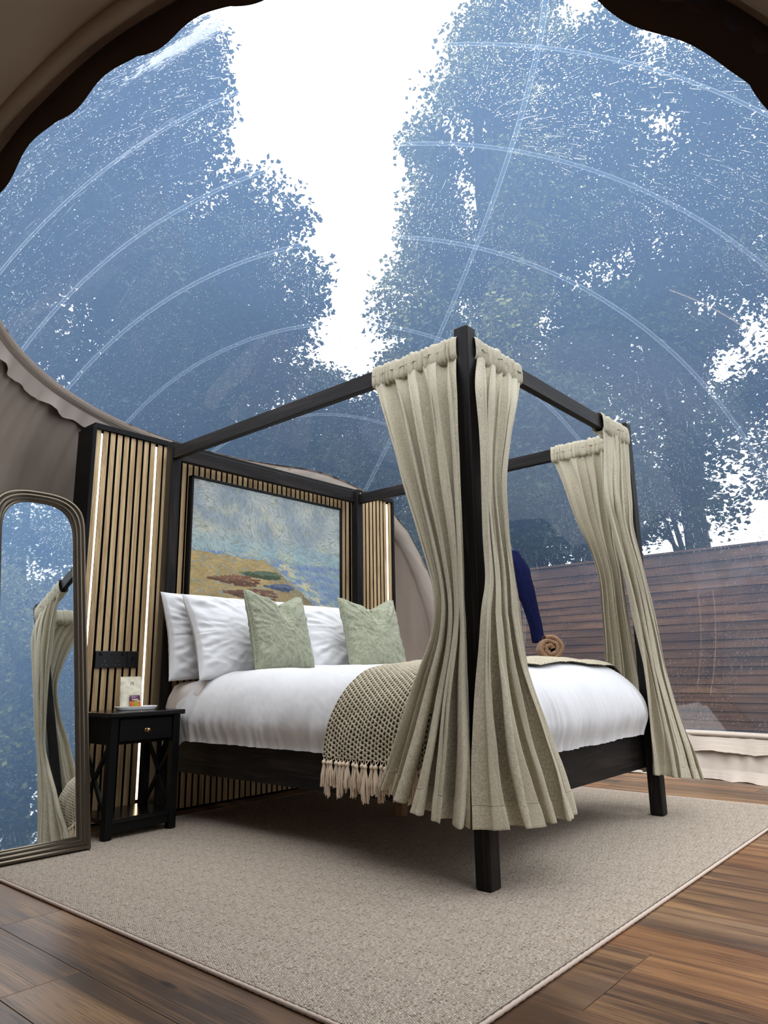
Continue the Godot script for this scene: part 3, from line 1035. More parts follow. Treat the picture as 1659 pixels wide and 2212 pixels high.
func make_bed():
	var t := thing("four_poster_bed", "four-poster bed frame of dark stained wood with square posts", "bed")
	var m: Material = M.stained_wood
	var rng := RandomNumberGenerator.new()
	rng.seed = 8
	for q in [[0.0, -P, 2.0], [W - P, -P, 2.0], [0.0, -2.045, 1.985], [W - P, -2.045, 1.985]]:
		part("post", one_box(Vector3(q[0] + P / 2, q[2] / 2 + 0.005, q[1] + P / 2), Vector3(P, q[2] - 0.01, P), 0.006, 1, Vector2(rng.randf() * 4, rng.randf() * 4)), m, t)
	part("top_rail", one_box(Vector3(0.022, 1.918, -1.02), Vector3(0.034, 0.07, 1.92), 0.003, 2), m, t)
	part("top_rail", one_box(Vector3(W - 0.022, 1.918, -1.02), Vector3(0.034, 0.07, 1.92), 0.003, 2, Vector2(1, 2)), m, t)
	part("top_rail", one_box(Vector3(W / 2, 1.918, -0.022), Vector3(W - 2 * P + 0.004, 0.07, 0.034), 0.003, 0, Vector2(3, 1)), m, t)
	part("top_rail", one_box(Vector3(W / 2, 1.93, -2.025), Vector3(W - 2 * P + 0.004, 0.078, 0.036), 0.003, 0, Vector2(2, 2)), m, t)
	part("side_rail", one_box(Vector3(0.045, 0.318, -1.02), Vector3(0.03, 0.156, 1.92), 0.003, 2, Vector2(0.3, 0)), m, t)
	part("side_rail", one_box(Vector3(W - 0.045, 0.318, -1.02), Vector3(0.03, 0.156, 1.92), 0.003, 2), m, t)
	part("foot_rail", one_box(Vector3(W / 2, 0.312, -0.075), Vector3(W - 2 * P + 0.004, 0.165, 0.03), 0.003, 0, Vector2(0.7, 0.4)), m, t)
	part("head_rail", one_box(Vector3(W / 2, 0.4, -2.0), Vector3(W - 2 * P, 0.3, 0.03), 0.003, 0), m, t)
	for k in 9:
		part("bed_slat", one_box(Vector3(W / 2, 0.335, -0.22 - k * 0.2), Vector3(W - 0.12, 0.018, 0.09), 0.002, 0), M.pine, t)
	part("centre_beam", one_box(Vector3(W / 2, 0.30, -1.02), Vector3(0.04, 0.05, 1.86), 0.002, 2), M.pine, t)
	part("centre_leg", one_box(Vector3(0.79, 0.143, -1.03), Vector3(0.045, 0.266, 0.045), 0.002), M.pine, t)
	for q in [[W - P - 0.001, 1.955], [W - P - 0.001, 1.92]]:
		var b := MB.new()
		b.lathe(PackedVector2Array([Vector2(0.0001, 0.004), Vector2(0.004, 0.003), Vector2(0.006, 0.0), Vector2(0.0001, 0.0)]), Vector3(W - P / 2, q[1], -1.981), Basis(Vector3.RIGHT, PI / 2), 12)
		part("bolt", b.mesh(), M.steel, t)

# the duvet's skin: u runs over the bed from side to side, v from head to foot; both measured along the cloth
const D_TOP := 0.722
const D_R := 0.245
const D_X := 0.79
const D_FX := 0.575
const D_FZ := -0.245
const D_LOW := 0.392

func duvet_end() -> float:
	return D_R * PI / 2 + D_TOP - D_R - D_LOW

func duvet(u: float, v: float, lift := 0.0, wrinkle := 1.0) -> Vector3:
	var ex := maxf(absf(u) - D_FX, 0.0)
	var ez := maxf(v - D_FZ, 0.0)
	var e := sqrt(ex * ex + ez * ez)
	var d := Vector2(ex, ez) / e if e > 1e-6 else Vector2.ZERO
	var em := minf(e, duvet_end() + (0.2 if lift > 0.0 else 0.0))
	var a := minf(em / D_R, PI / 2)
	var lat := D_R * sin(a)
	var down := D_R * (1.0 - cos(a)) + maxf(em - D_R * PI / 2, 0.0)
	var tuck := smooth(0.7, 1.0, em / duvet_end())
	if lift == 0.0: lat -= 0.03 * tuck * tuck
	var nn := Vector3(signf(u) * d.x * sin(a), cos(a), d.y * sin(a))
	var p := Vector3(D_X + signf(u) * (minf(absf(u), D_FX) + lat * d.x), D_TOP - down, minf(v, D_FZ) + lat * d.y)
	# loft of the filling, then folds that fan up from the tucked edge
	var puff := 0.018 * (1.0 - smooth(0.0, 1.0, absf(u) / 0.8)) + 0.010 * noise.get_noise_2d(u * 2.6, v * 2.6)
	var run := u if ez > ex else v
	var side := smooth(0.08, 0.42, em)
	var slant := run + 0.22 * em * (1.0 if ez <= ex else -0.35)
	var fold := 0.0062 * noise.get_noise_2d(slant * 11.0 + 5.0, em * 1.6) + 0.0036 * noise.get_noise_2d(slant * 27.0, em * 2.2 + 9.0)
	if ez > ex: fold = fold * 1.15 + 0.0036 * noise.get_noise_2d(slant * 46.0, em * 3.0)
	fold += 0.009 * tuck * noise.get_noise_2d(run * 24.0, 77.0)
	var crumple := 0.0016 * absf(noise.get_noise_2d(u * 6.0, v * 7.0)) + 0.0004 * noise.get_noise_2d(u * 26.0 + v * 14.0, v * 20.0)
	return p + nn * (puff + (fold * side + crumple) * wrinkle + lift)

func make_bedding():
	var mt := thing("mattress", "deep mattress with a white fitted sheet on the bed frame", "mattress", Vector3(0, 0, 0))
	part("body", one_box(Vector3(0.785, 0.485, -1.03), Vector3(1.42, 0.27, 1.86), 0.05, 2), M.white_sheet, mt)
	var sh := MB.new()
	var p := PackedVector3Array()
	var t := PackedVector2Array()
	for i in 26:
		for j in 60:
			var f := i / 25.0
			var z := lerpf(-1.965, -1.66, f)
			var x := lerpf(-1.0, 1.0, j / 59.0)
			var ax := absf(x)
			var e := maxf(ax - 0.82, 0.0) / 0.18
			var y := 0.672 - 0.09 * (1.0 - cos(e * PI / 2)) - 0.13 * maxf(e - 0.55, 0.0) / 0.45
			var hx := 0.775 * minf(ax / 0.93, 1.0)
			var hd := smooth(0.22, 0.0, f)
			p.append(Vector3(0.79 + signf(x) * hx, y - 0.1 * hd * hd + 0.003 * noise.get_noise_2d(x * 20.0, z * 20.0), z + 0.0))
			t.append(Vector2(x, f))
	sh.grid(p, t, 26, 60)
	part("sheet", sh.mesh(), M.white_sheet, mt)
	# duvet
	var d := thing("duvet", "puffy white duvet tucked down to the rails of the bed", "duvet")
	var b := MB.new()
	p = PackedVector3Array()
	t = PackedVector2Array()
	var um := D_FX + duvet_end()
	var vm := D_FZ + duvet_end()
	var rows := 230
	var cols := 300
	for i in rows + 1:
		var v := lerpf(-1.835, vm, float(i) / rows)
		var hd := 1.0 - smooth(0.0, 0.05, float(i) / rows)
		for j in cols + 1:
			var u := lerpf(-um, um, float(j) / cols)
			var q := duvet(u, v)
			q.y -= 0.05 * hd
			q.z += 0.008 * noise.get_noise_1d(u * 9.0) * hd
			p.append(q)
			t.append(Vector2(u, v))
	b.grid(p, t, rows + 1, cols + 1)
	part("cover", b.mesh(), M.white_cotton, d)
	# pillows: seen here from the camera's left to right
	pillow("white pillow at the far left, tucked behind another", Vector3(0.325, 0.905, -1.895), Vector3(0.74, 0.47, 0.17), Vector3(-0.24, 0.03, 0.0), 3)
	pillow("white pillow in front on the left, behind the sage cushion", Vector3(0.41, 0.898, -1.745), Vector3(0.80, 0.475, 0.19), Vector3(-0.40, 0.02, 0.0), 4)
	pillow("white pillow at the back on the right, against the slatted panel", Vector3(1.16, 0.903, -1.895), Vector3(0.74, 0.46, 0.17), Vector3(-0.24, -0.03, 0.0), 5)
	pillow("white pillow in front on the right, behind the second sage cushion", Vector3(1.17, 0.896, -1.745), Vector3(0.76, 0.46, 0.19), Vector3(-0.40, -0.02, 0.0), 6)
	cushion("square sage green cushion, nearer the painting's middle, with a dented top", Vector3(0.395, 0.917, -1.505), Vector3(0.43, 0.43, 0.15), Vector3(-0.28, 0.10, -0.03), 14)
	cushion("square sage green cushion with a dented top, on the right of the bed", Vector3(1.13, 0.927, -1.51), Vector3(0.44, 0.44, 0.15), Vector3(-0.26, -0.12, 0.02), 15)

func pad(size: Vector3, chop: float, seed_: int, crease: float, res := 90) -> Array:
	# the two faces of a stuffed square, and its outline
	var faces := MB.new()
	var rim := PackedVector3Array()
	for s in [1.0, -1.0]:
		var p := PackedVector3Array()
		var t := PackedVector2Array()
		for i in res + 1:
			for j in res + 1:
				var u := lerpf(-1.0, 1.0, float(j) / res)
				var v := lerpf(-1.0, 1.0, float(i) / res)
				var dent := chop * maxf(0.0, 1.0 - absf(u) / 0.82) * smooth(-0.3, 1.0, v)
				var x := size.x / 2 * u * (1.0 - 0.055 * cos(v * PI / 2) + 0.02 * absf(u * v))
				var y := size.y / 2 * (v * (1.0 - 0.05 * cos(u * PI / 2)) - dent)
				var e := (1.0 - u * u) * (1.0 - v * v)
				var z := size.z / 2 * pow(maxf(e, 0.0), 0.42)
				var edge := smooth(0.0, 0.12, e)
				var w := noise.get_noise_3d(u * 2.4, v * 2.4, seed_) * 0.9
				var fold := (absf(noise.get_noise_3d(u * 3.6 + v * 2.0, v * 3.2 - u, seed_ + 4.0)) - 0.25) * -1.0
				var tens := noise.get_noise_3d(atan2(v, u) * 6.0, Vector2(u, v).length() * 1.2, seed_ + 9.0) * smooth(0.4, 1.1, Vector2(u, v).length())
				z += crease * (w * 0.9 + fold * 0.9 + tens * 1.1) * edge
				if chop > 0.0:
					z -= 0.035 * exp(-pow(u / 0.12, 2.0)) * smooth(0.1, 1.0, v) * edge
					z += 0.018 * exp(-pow((absf(u) - 0.4) / 0.22, 2.0)) * smooth(0.0, 0.8, v) * edge
				p.append(Vector3(x, y, s * maxf(z, 0.0)))
				t.append(Vector2(x, y))
		faces.grid(p, t, res + 1, res + 1, false, s < 0)
		if s > 0:
			for j in res: rim.append(p[j])
			for i in res: rim.append(p[i * (res + 1) + res])
			for j in res: rim.append(p[res * (res + 1) + res - j])
			for i in res + 1: rim.append(p[(res - i) * (res + 1)])
	return [faces.mesh(), rim]

func pillow(label: String, at: Vector3, size: Vector3, turn: Vector3, seed_: int):
	var t := thing("pillow", label, "pillow", at, "white pillows")
	t.rotation = turn
	var q := pad(size, 0.0, seed_, 0.008)
	part("case", q[0], M.white_cotton, t)
	# the loose hem of the case stands out past the filling at one end
	var b := MB.new()
	for s in [0, 1]:
		var p := PackedVector3Array()
		var tt := PackedVector2Array()
		for i in 30:
			for j in 6:
				var v := lerpf(-1.0, 1.0, i / 29.0)
				var f := j / 5.0
				p.append(Vector3(size.x / 2 * (0.93 + 0.02 * v * v) + 0.05 * f, size.y / 2 * v * (0.97 + 0.02 * f), 0.012 * noise.get_noise_2d(v * 2.5, f + seed_) + 0.002 * s))
				tt.append(Vector2(f, v))
		b.grid(p, tt, 30, 6, false, s == 1)
	part("hem", b.mesh(), M.white_cotton, t)

func cushion(label: String, at: Vector3, size: Vector3, turn: Vector3, seed_: int):
	var t := thing("cushion", label, "cushion", at, "sage cushions")
	t.rotation = turn
	var q := pad(size, 0.30, seed_, 0.006, 110)
	part("cover", q[0], M.sage_cloth, t)
	var b := MB.new()
	var rr := PackedFloat32Array()
	for i in q[1].size(): rr.append(0.0042)
	b.tube(q[1], rr, 7, false, Vector3.BACK)
	part("piping", b.mesh(), M.sage_cloth, t)

# ---------------------------------------------------------------- curtains
func spline(a: Vector3, b: Vector3, c: Vector3, d: Vector3, f: float) -> Vector3:
	return b.cubic_interpolate(c, a, d, f)

func hang(rows: Array, pleats: float, seed_: int, hem := true, res_y := 110, res_x := 200) -> Array:
	# cloth that hangs through the given rows, each [left, right, depth of pleats, way out]
	var k := rows.size()
	var p := PackedVector3Array()
	var t := PackedVector2Array()
	var line := []
	var tall: float = rows[0][0].y - rows[k - 1][0].y
	var warp := []
	for j in res_x + 1:
		var s := float(j) / res_x
		warp.append(s * pleats + 0.55 * noise.get_noise_2d(s * 3.1, seed_ * 3.7) + 0.3 * noise.get_noise_2d(s * 7.0, seed_ * 5.1))
	for i in res_y + 1:
		var g := float(i) / res_y * (k - 1)
		var r := mini(int(g), k - 2)
		var f := g - r
		var r0: Array = rows[maxi(r - 1, 0)]
		var r1: Array = rows[r]
		var r2: Array = rows[r + 1]
		var r3: Array = rows[mini(r + 2, k - 1)]
		var L := spline(r0[0], r1[0], r2[0], r3[0], f)
		var Rr := spline(r0[1], r1[1], r2[1], r3[1], f)
		var amp := lerpf(r1[2], r2[2], f)
		var out: Vector3 = r1[3].lerp(r2[3], f).normalized()
		var across := (Rr - L)
		var bow: float = lerpf(r1[4] if r1.size() > 4 else 0.0, r2[4] if r2.size() > 4 else 0.0, f)
		for j in res_x + 1:
			var s := float(j) / res_x
			var ph: float = warp[j] + 0.18 * noise.get_noise_2d(s * 4.0 + seed_, i * 0.016)
			var wv := sin(ph * TAU)
			var deep := 1.0 + 0.55 * noise.get_noise_2d(ph * 0.9 + seed_ * 2.0, i * 0.012)
			var h := (wv * 0.88 + 0.16 * sin(ph * TAU * 2.0 + 1.0)) * deep
			var edge := smooth(0.0, 0.03, s) * smooth(1.0, 0.97, s)
			var lat := 0.62 * cos(ph * TAU) * amp * edge
			var q := L + across * s + out * (amp * h * edge + bow * sin(PI * s)) + across.normalized() * lat
			q += out * 0.004 * noise.get_noise_2d(s * 9.0, i * 0.05 + seed_)
			p.append(q)
			t.append(Vector2(s * 0.9, float(i) / res_y * tall))
	var b := MB.new()
	b.grid(p, t, res_y + 1, res_x + 1)
	# a second face a hair behind the first gives the cloth its thickness; the hem is a doubled band
	var nb := MB.new()
	var rows_hem := int(res_y * 0.055)
	var q := PackedVector3Array()
	var qt := PackedVector2Array()
	for s in [1.0, -1.0]:
		for i in range(res_y - rows_hem, res_y + 1):
			var ii := i if s > 0 else 2 * res_y - rows_hem - i
			var lift := 0.0018 if ii > res_y - rows_hem else 0.0002
			for j in res_x + 1:
				var w := ii * (res_x + 1) + j
				q.append(p[w] + b.n[w] * lift * s)
				qt.append(t[w])
	nb.grid(q, qt, 2 * (rows_hem + 1), res_x + 1)
	var th := MB.new()
	var sp := PackedVector3Array()
	var sr := PackedFloat32Array()
	for j in range(0, res_x + 1):
		var w := (res_y - rows_hem) * (res_x + 1) + j
		sp.append(p[w] + b.n[w] * 0.0012)
		sr.append(0.0009)
	th.tube(sp, sr, 4)
	return [b.mesh(), nb.mesh(), th.mesh()]

func sleeve(a: Vector3, b_: Vector3, half: Vector2, seed_: int) -> ArrayMesh:
	# cloth gathered on a rail: a ruffled rounded box round the line from a to b
	var b := MB.new()
	var d := (b_ - a).normalized()
	var side := d.cross(Vector3.UP)
	var n := 170
	var m := 28
	var p := PackedVector3Array()
	var t := PackedVector2Array()
	var l := a.distance_to(b_)
	for i in n + 1:
		var f := float(i) / n
		var gather := (absf(noise.get_noise_2d(f * l * 26.0, seed_)) - 0.35) * 2.2 + 0.5 * noise.get_noise_2d(f * l * 80.0, seed_ + 20.0)
		for j in m + 1:
			var an := TAU * j / m
			var c := Vector2(cos(an), sin(an))
			var q := Vector2(signf(c.x) * pow(absf(c.x), 0.45) * half.x, signf(c.y) * pow(absf(c.y), 0.45) * half.y)
			var r := 0.0058 * (gather + 0.5 * noise.get_noise_3d(f * l * 30.0, an * 0.35, seed_ + 40.0)) * smooth(0.0, 0.04, f) * smooth(1.0, 0.96, f) + 0.003
			q += c * r * (1.5 if c.y < 0.2 else 0.9)
			p.append(a + d * f * l + side * q.x + Vector3.UP * q.y)
			t.append(Vector2(f * l * 2.0, an * 0.05))
	b.grid(p, t, n + 1, m + 1, true, false)
	return b.mesh()

func curtain(label: String, rows: Array, pleats: float, seed_: int, a: Vector3, b: Vector3) -> Node3D:
	var t := thing("bed_curtain", label, "curtain", Vector3.ZERO, "linen bed curtains")
	var h := hang(rows, pleats, seed_)
	part("drop", h[0], M.linen, t)
	part("hem", h[1], M.linen, t)
	part("stitching", h[2], M.thread, t)
	part("sleeve", sleeve(a, b, Vector2(0.027, 0.045), seed_), M.linen, t)
	return t

func make_curtains():
	var nx := Vector3(-1, 0, 0.15)
	var pz := Vector3(-0.1, 0, 1)
	var nd := Vector3(-0.7, 0, 0.7)
	curtain("linen bed curtain on the long near rail, left of the nearest post", [
		[Vector3(0.0, 1.885, -0.475), Vector3(0.0, 1.885, -0.052), 0.012, nx],
		[Vector3(-0.02, 1.75, -0.405), Vector3(-0.03, 1.75, -0.035), 0.026, nx],
		[Vector3(-0.04, 1.57, -0.335), Vector3(-0.04, 1.57, -0.028), 0.026, nx],
		[Vector3(-0.05, 1.40, -0.278), Vector3(-0.045, 1.40, -0.024), 0.024, nx],
		[Vector3(-0.05, 1.17, -0.200), Vector3(-0.05, 1.17, -0.02), 0.020, nx],
		[Vector3(-0.055, 0.97, -0.145), Vector3(-0.05, 0.96, -0.025), 0.017, nx],
		[Vector3(-0.055, 0.82, -0.165), Vector3(-0.052, 0.82, -0.025), 0.022, nx],
		[Vector3(-0.06, 0.65, -0.24), Vector3(-0.055, 0.63, -0.028), 0.034, nx],
		[Vector3(-0.06, 0.46, -0.32), Vector3(-0.06, 0.42, -0.022), 0.044, nx, 0.02],
		[Vector3(-0.055, 0.30, -0.40), Vector3(-0.065, 0.21, -0.03), 0.046, nx, 0.05]], 4.4, 1, Vector3(0.022, 1.918, -0.478), Vector3(0.022, 1.918, -0.045))
	curtain("linen bed curtain on the foot rail, right of the nearest post", [
		[Vector3(0.06, 1.885, 0.004), Vector3(0.385, 1.885, 0.0), 0.010, pz],
		[Vector3(0.004, 1.74, 0.026), Vector3(0.285, 1.74, 0.035), 0.022, pz],
		[Vector3(-0.002, 1.567, 0.034), Vector3(0.195, 1.567, 0.045), 0.020, pz],
		[Vector3(-0.010, 1.40, 0.038), Vector3(0.14, 1.40, 0.05), 0.016, pz],
		[Vector3(-0.010, 1.20, 0.038), Vector3(0.145, 1.20, 0.05), 0.016, pz],
		[Vector3(-0.012, 1.03, 0.04), Vector3(0.178, 1.03, 0.05), 0.020, pz],
		[Vector3(-0.04, 0.90, 0.035), Vector3(0.198, 0.90, 0.05), 0.024, pz],
		[Vector3(-0.045, 0.72, 0.01), Vector3(0.225, 0.72, 0.05), 0.032, pz, 0.02],
		[Vector3(-0.05, 0.52, -0.01), Vector3(0.285, 0.54, 0.05), 0.040, pz, 0.05],
		[Vector3(-0.05, 0.36, -0.03), Vector3(0.36, 0.375, 0.05), 0.042, pz, 0.08],
		[Vector3(-0.05, 0.205, -0.03), Vector3(0.44, 0.205, 0.05), 0.042, pz, 0.10]], 4.2, 2, Vector3(0.045, 1.918, -0.022), Vector3(0.395, 1.918, -0.022))
	curtain("linen bed curtain on the foot rail beside the far foot post", [
		[Vector3(1.19, 1.885, 0.0), Vector3(1.50, 1.885, 0.0), 0.008, pz],
		[Vector3(1.145, 1.72, 0.01), Vector3(1.455, 1.72, 0.01), 0.020, pz],
		[Vector3(1.10, 1.52, 0.02), Vector3(1.405, 1.52, 0.02), 0.020, pz],
		[Vector3(1.16, 1.36, 0.02), Vector3(1.40, 1.36, 0.02), 0.020, pz],
		[Vector3(1.255, 1.15, 0.02), Vector3(1.475, 1.15, 0.03), 0.018, pz],
		[Vector3(1.34, 0.95, 0.015), Vector3(1.555, 0.95, 0.03), 0.020, pz],
		[Vector3(1.395, 0.72, 0.015), Vector3(1.60, 0.68, 0.05), 0.024, nd],
		[Vector3(1.415, 0.50, 0.012), Vector3(1.65, 0.45, 0.08), 0.028, nd, 0.02],
		[Vector3(1.425, 0.34, 0.008), Vector3(1.675, 0.30, 0.11), 0.030, nd, 0.03],
		[Vector3(1.43, 0.21, 0.0), Vector3(1.695, 0.17, 0.13), 0.030, nd, 0.04]], 3.8, 3, Vector3(1.185, 1.918, -0.022), Vector3(1.515, 1.918, -0.022))
	curtain("linen bed curtain on the far long rail, gathered behind the duvet", [
		[Vector3(1.535, 1.885, -0.458), Vector3(1.535, 1.885, -0.07), 0.010, Vector3(-1, 0, 0)],
		[Vector3(1.53, 1.72, -0.40), Vector3(1.52, 1.72, -0.09), 0.020, Vector3(-1, 0, 0)],
		[Vector3(1.53, 1.52, -0.345), Vector3(1.52, 1.52, -0.10), 0.018, Vector3(-1, 0, 0)],
		[Vector3(1.54, 1.36, -0.285), Vector3(1.52, 1.36, -0.11), 0.016, Vector3(-1, 0, 0)],
		[Vector3(1.56, 1.19, -0.25), Vector3(1.55, 1.19, -0.11), 0.014, Vector3(-1, 0, 0)],
		[Vector3(1.60, 0.98, -0.265), Vector3(1.60, 0.98, -0.12), 0.016, Vector3(-1, 0, 0)],
		[Vector3(1.66, 0.74, -0.30), Vector3(1.66, 0.74, -0.12), 0.020, Vector3(-1, 0, 0)],
		[Vector3(1.69, 0.50, -0.36), Vector3(1.69, 0.48, -0.10), 0.028, Vector3(-1, 0, 0)],
		[Vector3(1.70, 0.20, -0.42), Vector3(1.70, 0.18, -0.08), 0.034, Vector3(-1, 0, 0)]], 3.9, 4, Vector3(W - 0.022, 1.918, -0.46), Vector3(W - 0.022, 1.918, -0.05))

# ---------------------------------------------------------------- throw and towels
func throw_edge(u: float, f: float) -> Vector2:
	# cloth coordinates on the duvet of a point of the throw
	var side := smooth(D_FX, D_FX + duvet_end(), -u)
	return Vector2(u, lerpf(-0.60 - 0.13 * side, -0.14 - 0.06 * side, f))

func make_throw():
	var t := thing("throw", "chunky waffle-weave throw with tassels laid across the foot of the bed", "throw")
	var u0 := -(D_FX + duvet_end() + 0.005)
	var u1 := D_FX + 0.35
	var rows := 640
	var cols := 190
	var cell := 0.0152
	var p := PackedVector3Array()
	var tt := PackedVector2Array()
	for i in rows + 1:
		var u := lerpf(u0, u1, float(i) / rows)
		for j in cols + 1:
			var f := float(j) / cols
			var e := throw_edge(u, f)
			var du := (u - u0) / (cell * 1.18)
			var dv := f * 0.47 / cell
			# open cells between raised yarns, every second row set over by half
			var col := floorf(dv)
			var a := fposmod(dv, 1.0) - 0.5
			var b := fposmod(du + (0.5 if int(col) % 2 == 1 else 0.0), 1.0) - 0.5
			var d := Vector2(a * 1.25, b * 0.95).length() + 0.05 * noise.get_noise_2d(du * 0.9, dv * 0.9)
			var h := 0.0085 * smooth(0.20, 0.45, d) + 0.0012 * noise.get_noise_2d(du * 5.0, dv * 5.0)
			p.append(duvet(e.x, e.y, 0.008 + h + 0.006 * absf(noise.get_noise_2d(u * 5.0, f * 2.5)), 0.35))
			tt.append(Vector2(dv / 2.0, du / 2.0))
	var b2 := MB.new()
	b2.grid(p, tt, rows + 1, cols + 1)
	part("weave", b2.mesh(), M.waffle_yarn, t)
	var rng := RandomNumberGenerator.new()
	rng.seed = 17
	var k := 23
	for i in k:
		var f := (i + 0.5) / k
		var e := throw_edge(u0, f)
		var a := duvet(e.x, e.y, 0.014, 0.3)
		var back := -1.0 if i % 2 == 0 else 0.0
		var drop := 0.108 + rng.randf_range(-0.008, 0.012) + (0.022 if i % 3 == 1 else 0.0)
		var kb := MB.new()
		kb.lathe(PackedVector2Array([Vector2(0.0001, 0.009), Vector2(0.0065, 0.007), Vector2(0.0092, 0.0), Vector2(0.0065, -0.007), Vector2(0.0001, -0.009)]), Vector3.ZERO, Basis(Vector3.RIGHT, rng.randf_range(-0.5, 0.5)), 10)
		var kn := a + Vector3(-0.004 + 0.006 * back, -0.018 - rng.randf() * 0.004, rng.randf_range(-0.003, 0.003))
		# two cords from the weave to the knot
		for s in [-1, 1]:
			kb.tube(PackedVector3Array([a + Vector3(0.002, 0.004, 0.010 * s) - kn, a + Vector3(-0.002, -0.006, 0.006 * s) - kn, Vector3(0, 0.004, 0)]), PackedFloat32Array([0.002, 0.0018, 0.002]), 5, false)
		var tb := MB.new()
		for q in 30:
			var an := rng.randf() * TAU
			var spread := sqrt(rng.randf()) * 0.0165
			var l := drop - 0.02 + rng.randf_range(-0.010, 0.008)
			var pts := PackedVector3Array()
			var rr := PackedFloat32Array()
			for w in 7:
				var g := w / 6.0
				var o := Vector3(cos(an) * 0.8, 0, sin(an)) * lerpf(0.0035, spread, smooth(0.0, 0.7, g))
				o += Vector3(rng.randfn(), 0, rng.randfn()) * 0.0012 * g
				pts.append(o + Vector3(0, -l * g, 0))
				rr.append(0.0027 - 0.0009 * g)
			tb.tube(pts, rr, 4, false)
		var ts := part("tassel", tb.mesh(), M.fringe, t, kn)
		part("knot", kb.mesh(), M.fringe, ts)

func rolled_towel(label: String, at: Vector3, length: float, rad: float, yaw: float, seed_: int):
	var t := thing("rolled_towel", label, "towel", at, "rolled towels")
	t.rotation.y = yaw
	var b := MB.new()
	var turns := 2.3
	var n := 150
	var m := 26
	for s in [1.0, -1.0]:
		var p := PackedVector3Array()
		var tt := PackedVector2Array()
		for i in n + 1:
			var f := float(i) / n
			var a := f * turns * TAU
			var r: float = rad * (0.16 + 0.70 * f) + s * rad * 0.165 + 0.0022 * noise.get_noise_2d(a * 9.0, seed_ + s * 5.0) + 0.004 * noise.get_noise_2d(a * 0.8, seed_)
			for j in m + 1:
				var g := float(j) / m * 2.0 - 1.0
				var soft := 1.0 - 0.35 * pow(absf(g), 14.0) * (1.0 if s > 0 else -0.2)
				var z := g * length / 2 * (1.0 - 0.03 * (1.0 - f) + 0.012 * noise.get_noise_2d(a, g * 3.0 + seed_))
				var y: float = sin(a) * r * soft
				p.append(Vector3(cos(a) * r * soft * 1.04, maxf(y, -rad * 0.93) + rad * 0.95, z))
				tt.append(Vector2(f * 2.0, g * length))
		b.grid(p, tt, n + 1, m + 1, false, s < 0)
	# the rounded selvedge that closes each end of the spiral and its outer edge
	for e in [-1, 1]:
		var path := PackedVector3Array()
		var rr := PackedFloat32Array()
		for i in n + 1:
			var f := float(i) / n
			var a := f * turns * TAU
			var r: float = rad * (0.16 + 0.70 * f) + 0.004 * noise.get_noise_2d(a * 0.8, seed_)
			path.append(Vector3(cos(a) * r, maxf(sin(a) * r, -rad * 0.93) + rad * 0.95, e * length / 2 * 0.985))
			rr.append(rad * 0.158 * (1.0 + 0.12 * noise.get_noise_1d(a * 6.0)))
		b.tube(path, rr, 8)
	part("roll", b.mesh(), M.tan_towel, t)

func make_towels():
	rolled_towel("rolled tan towel on the throw, right of the nearest post", duvet(0.53, -0.45, 0.012), 0.30, 0.072, -1.0, 1)
	rolled_towel("rolled tan towel mostly hidden behind the near curtain", duvet(-0.16, -0.50, 0.012), 0.30, 0.072, -0.95, 2)

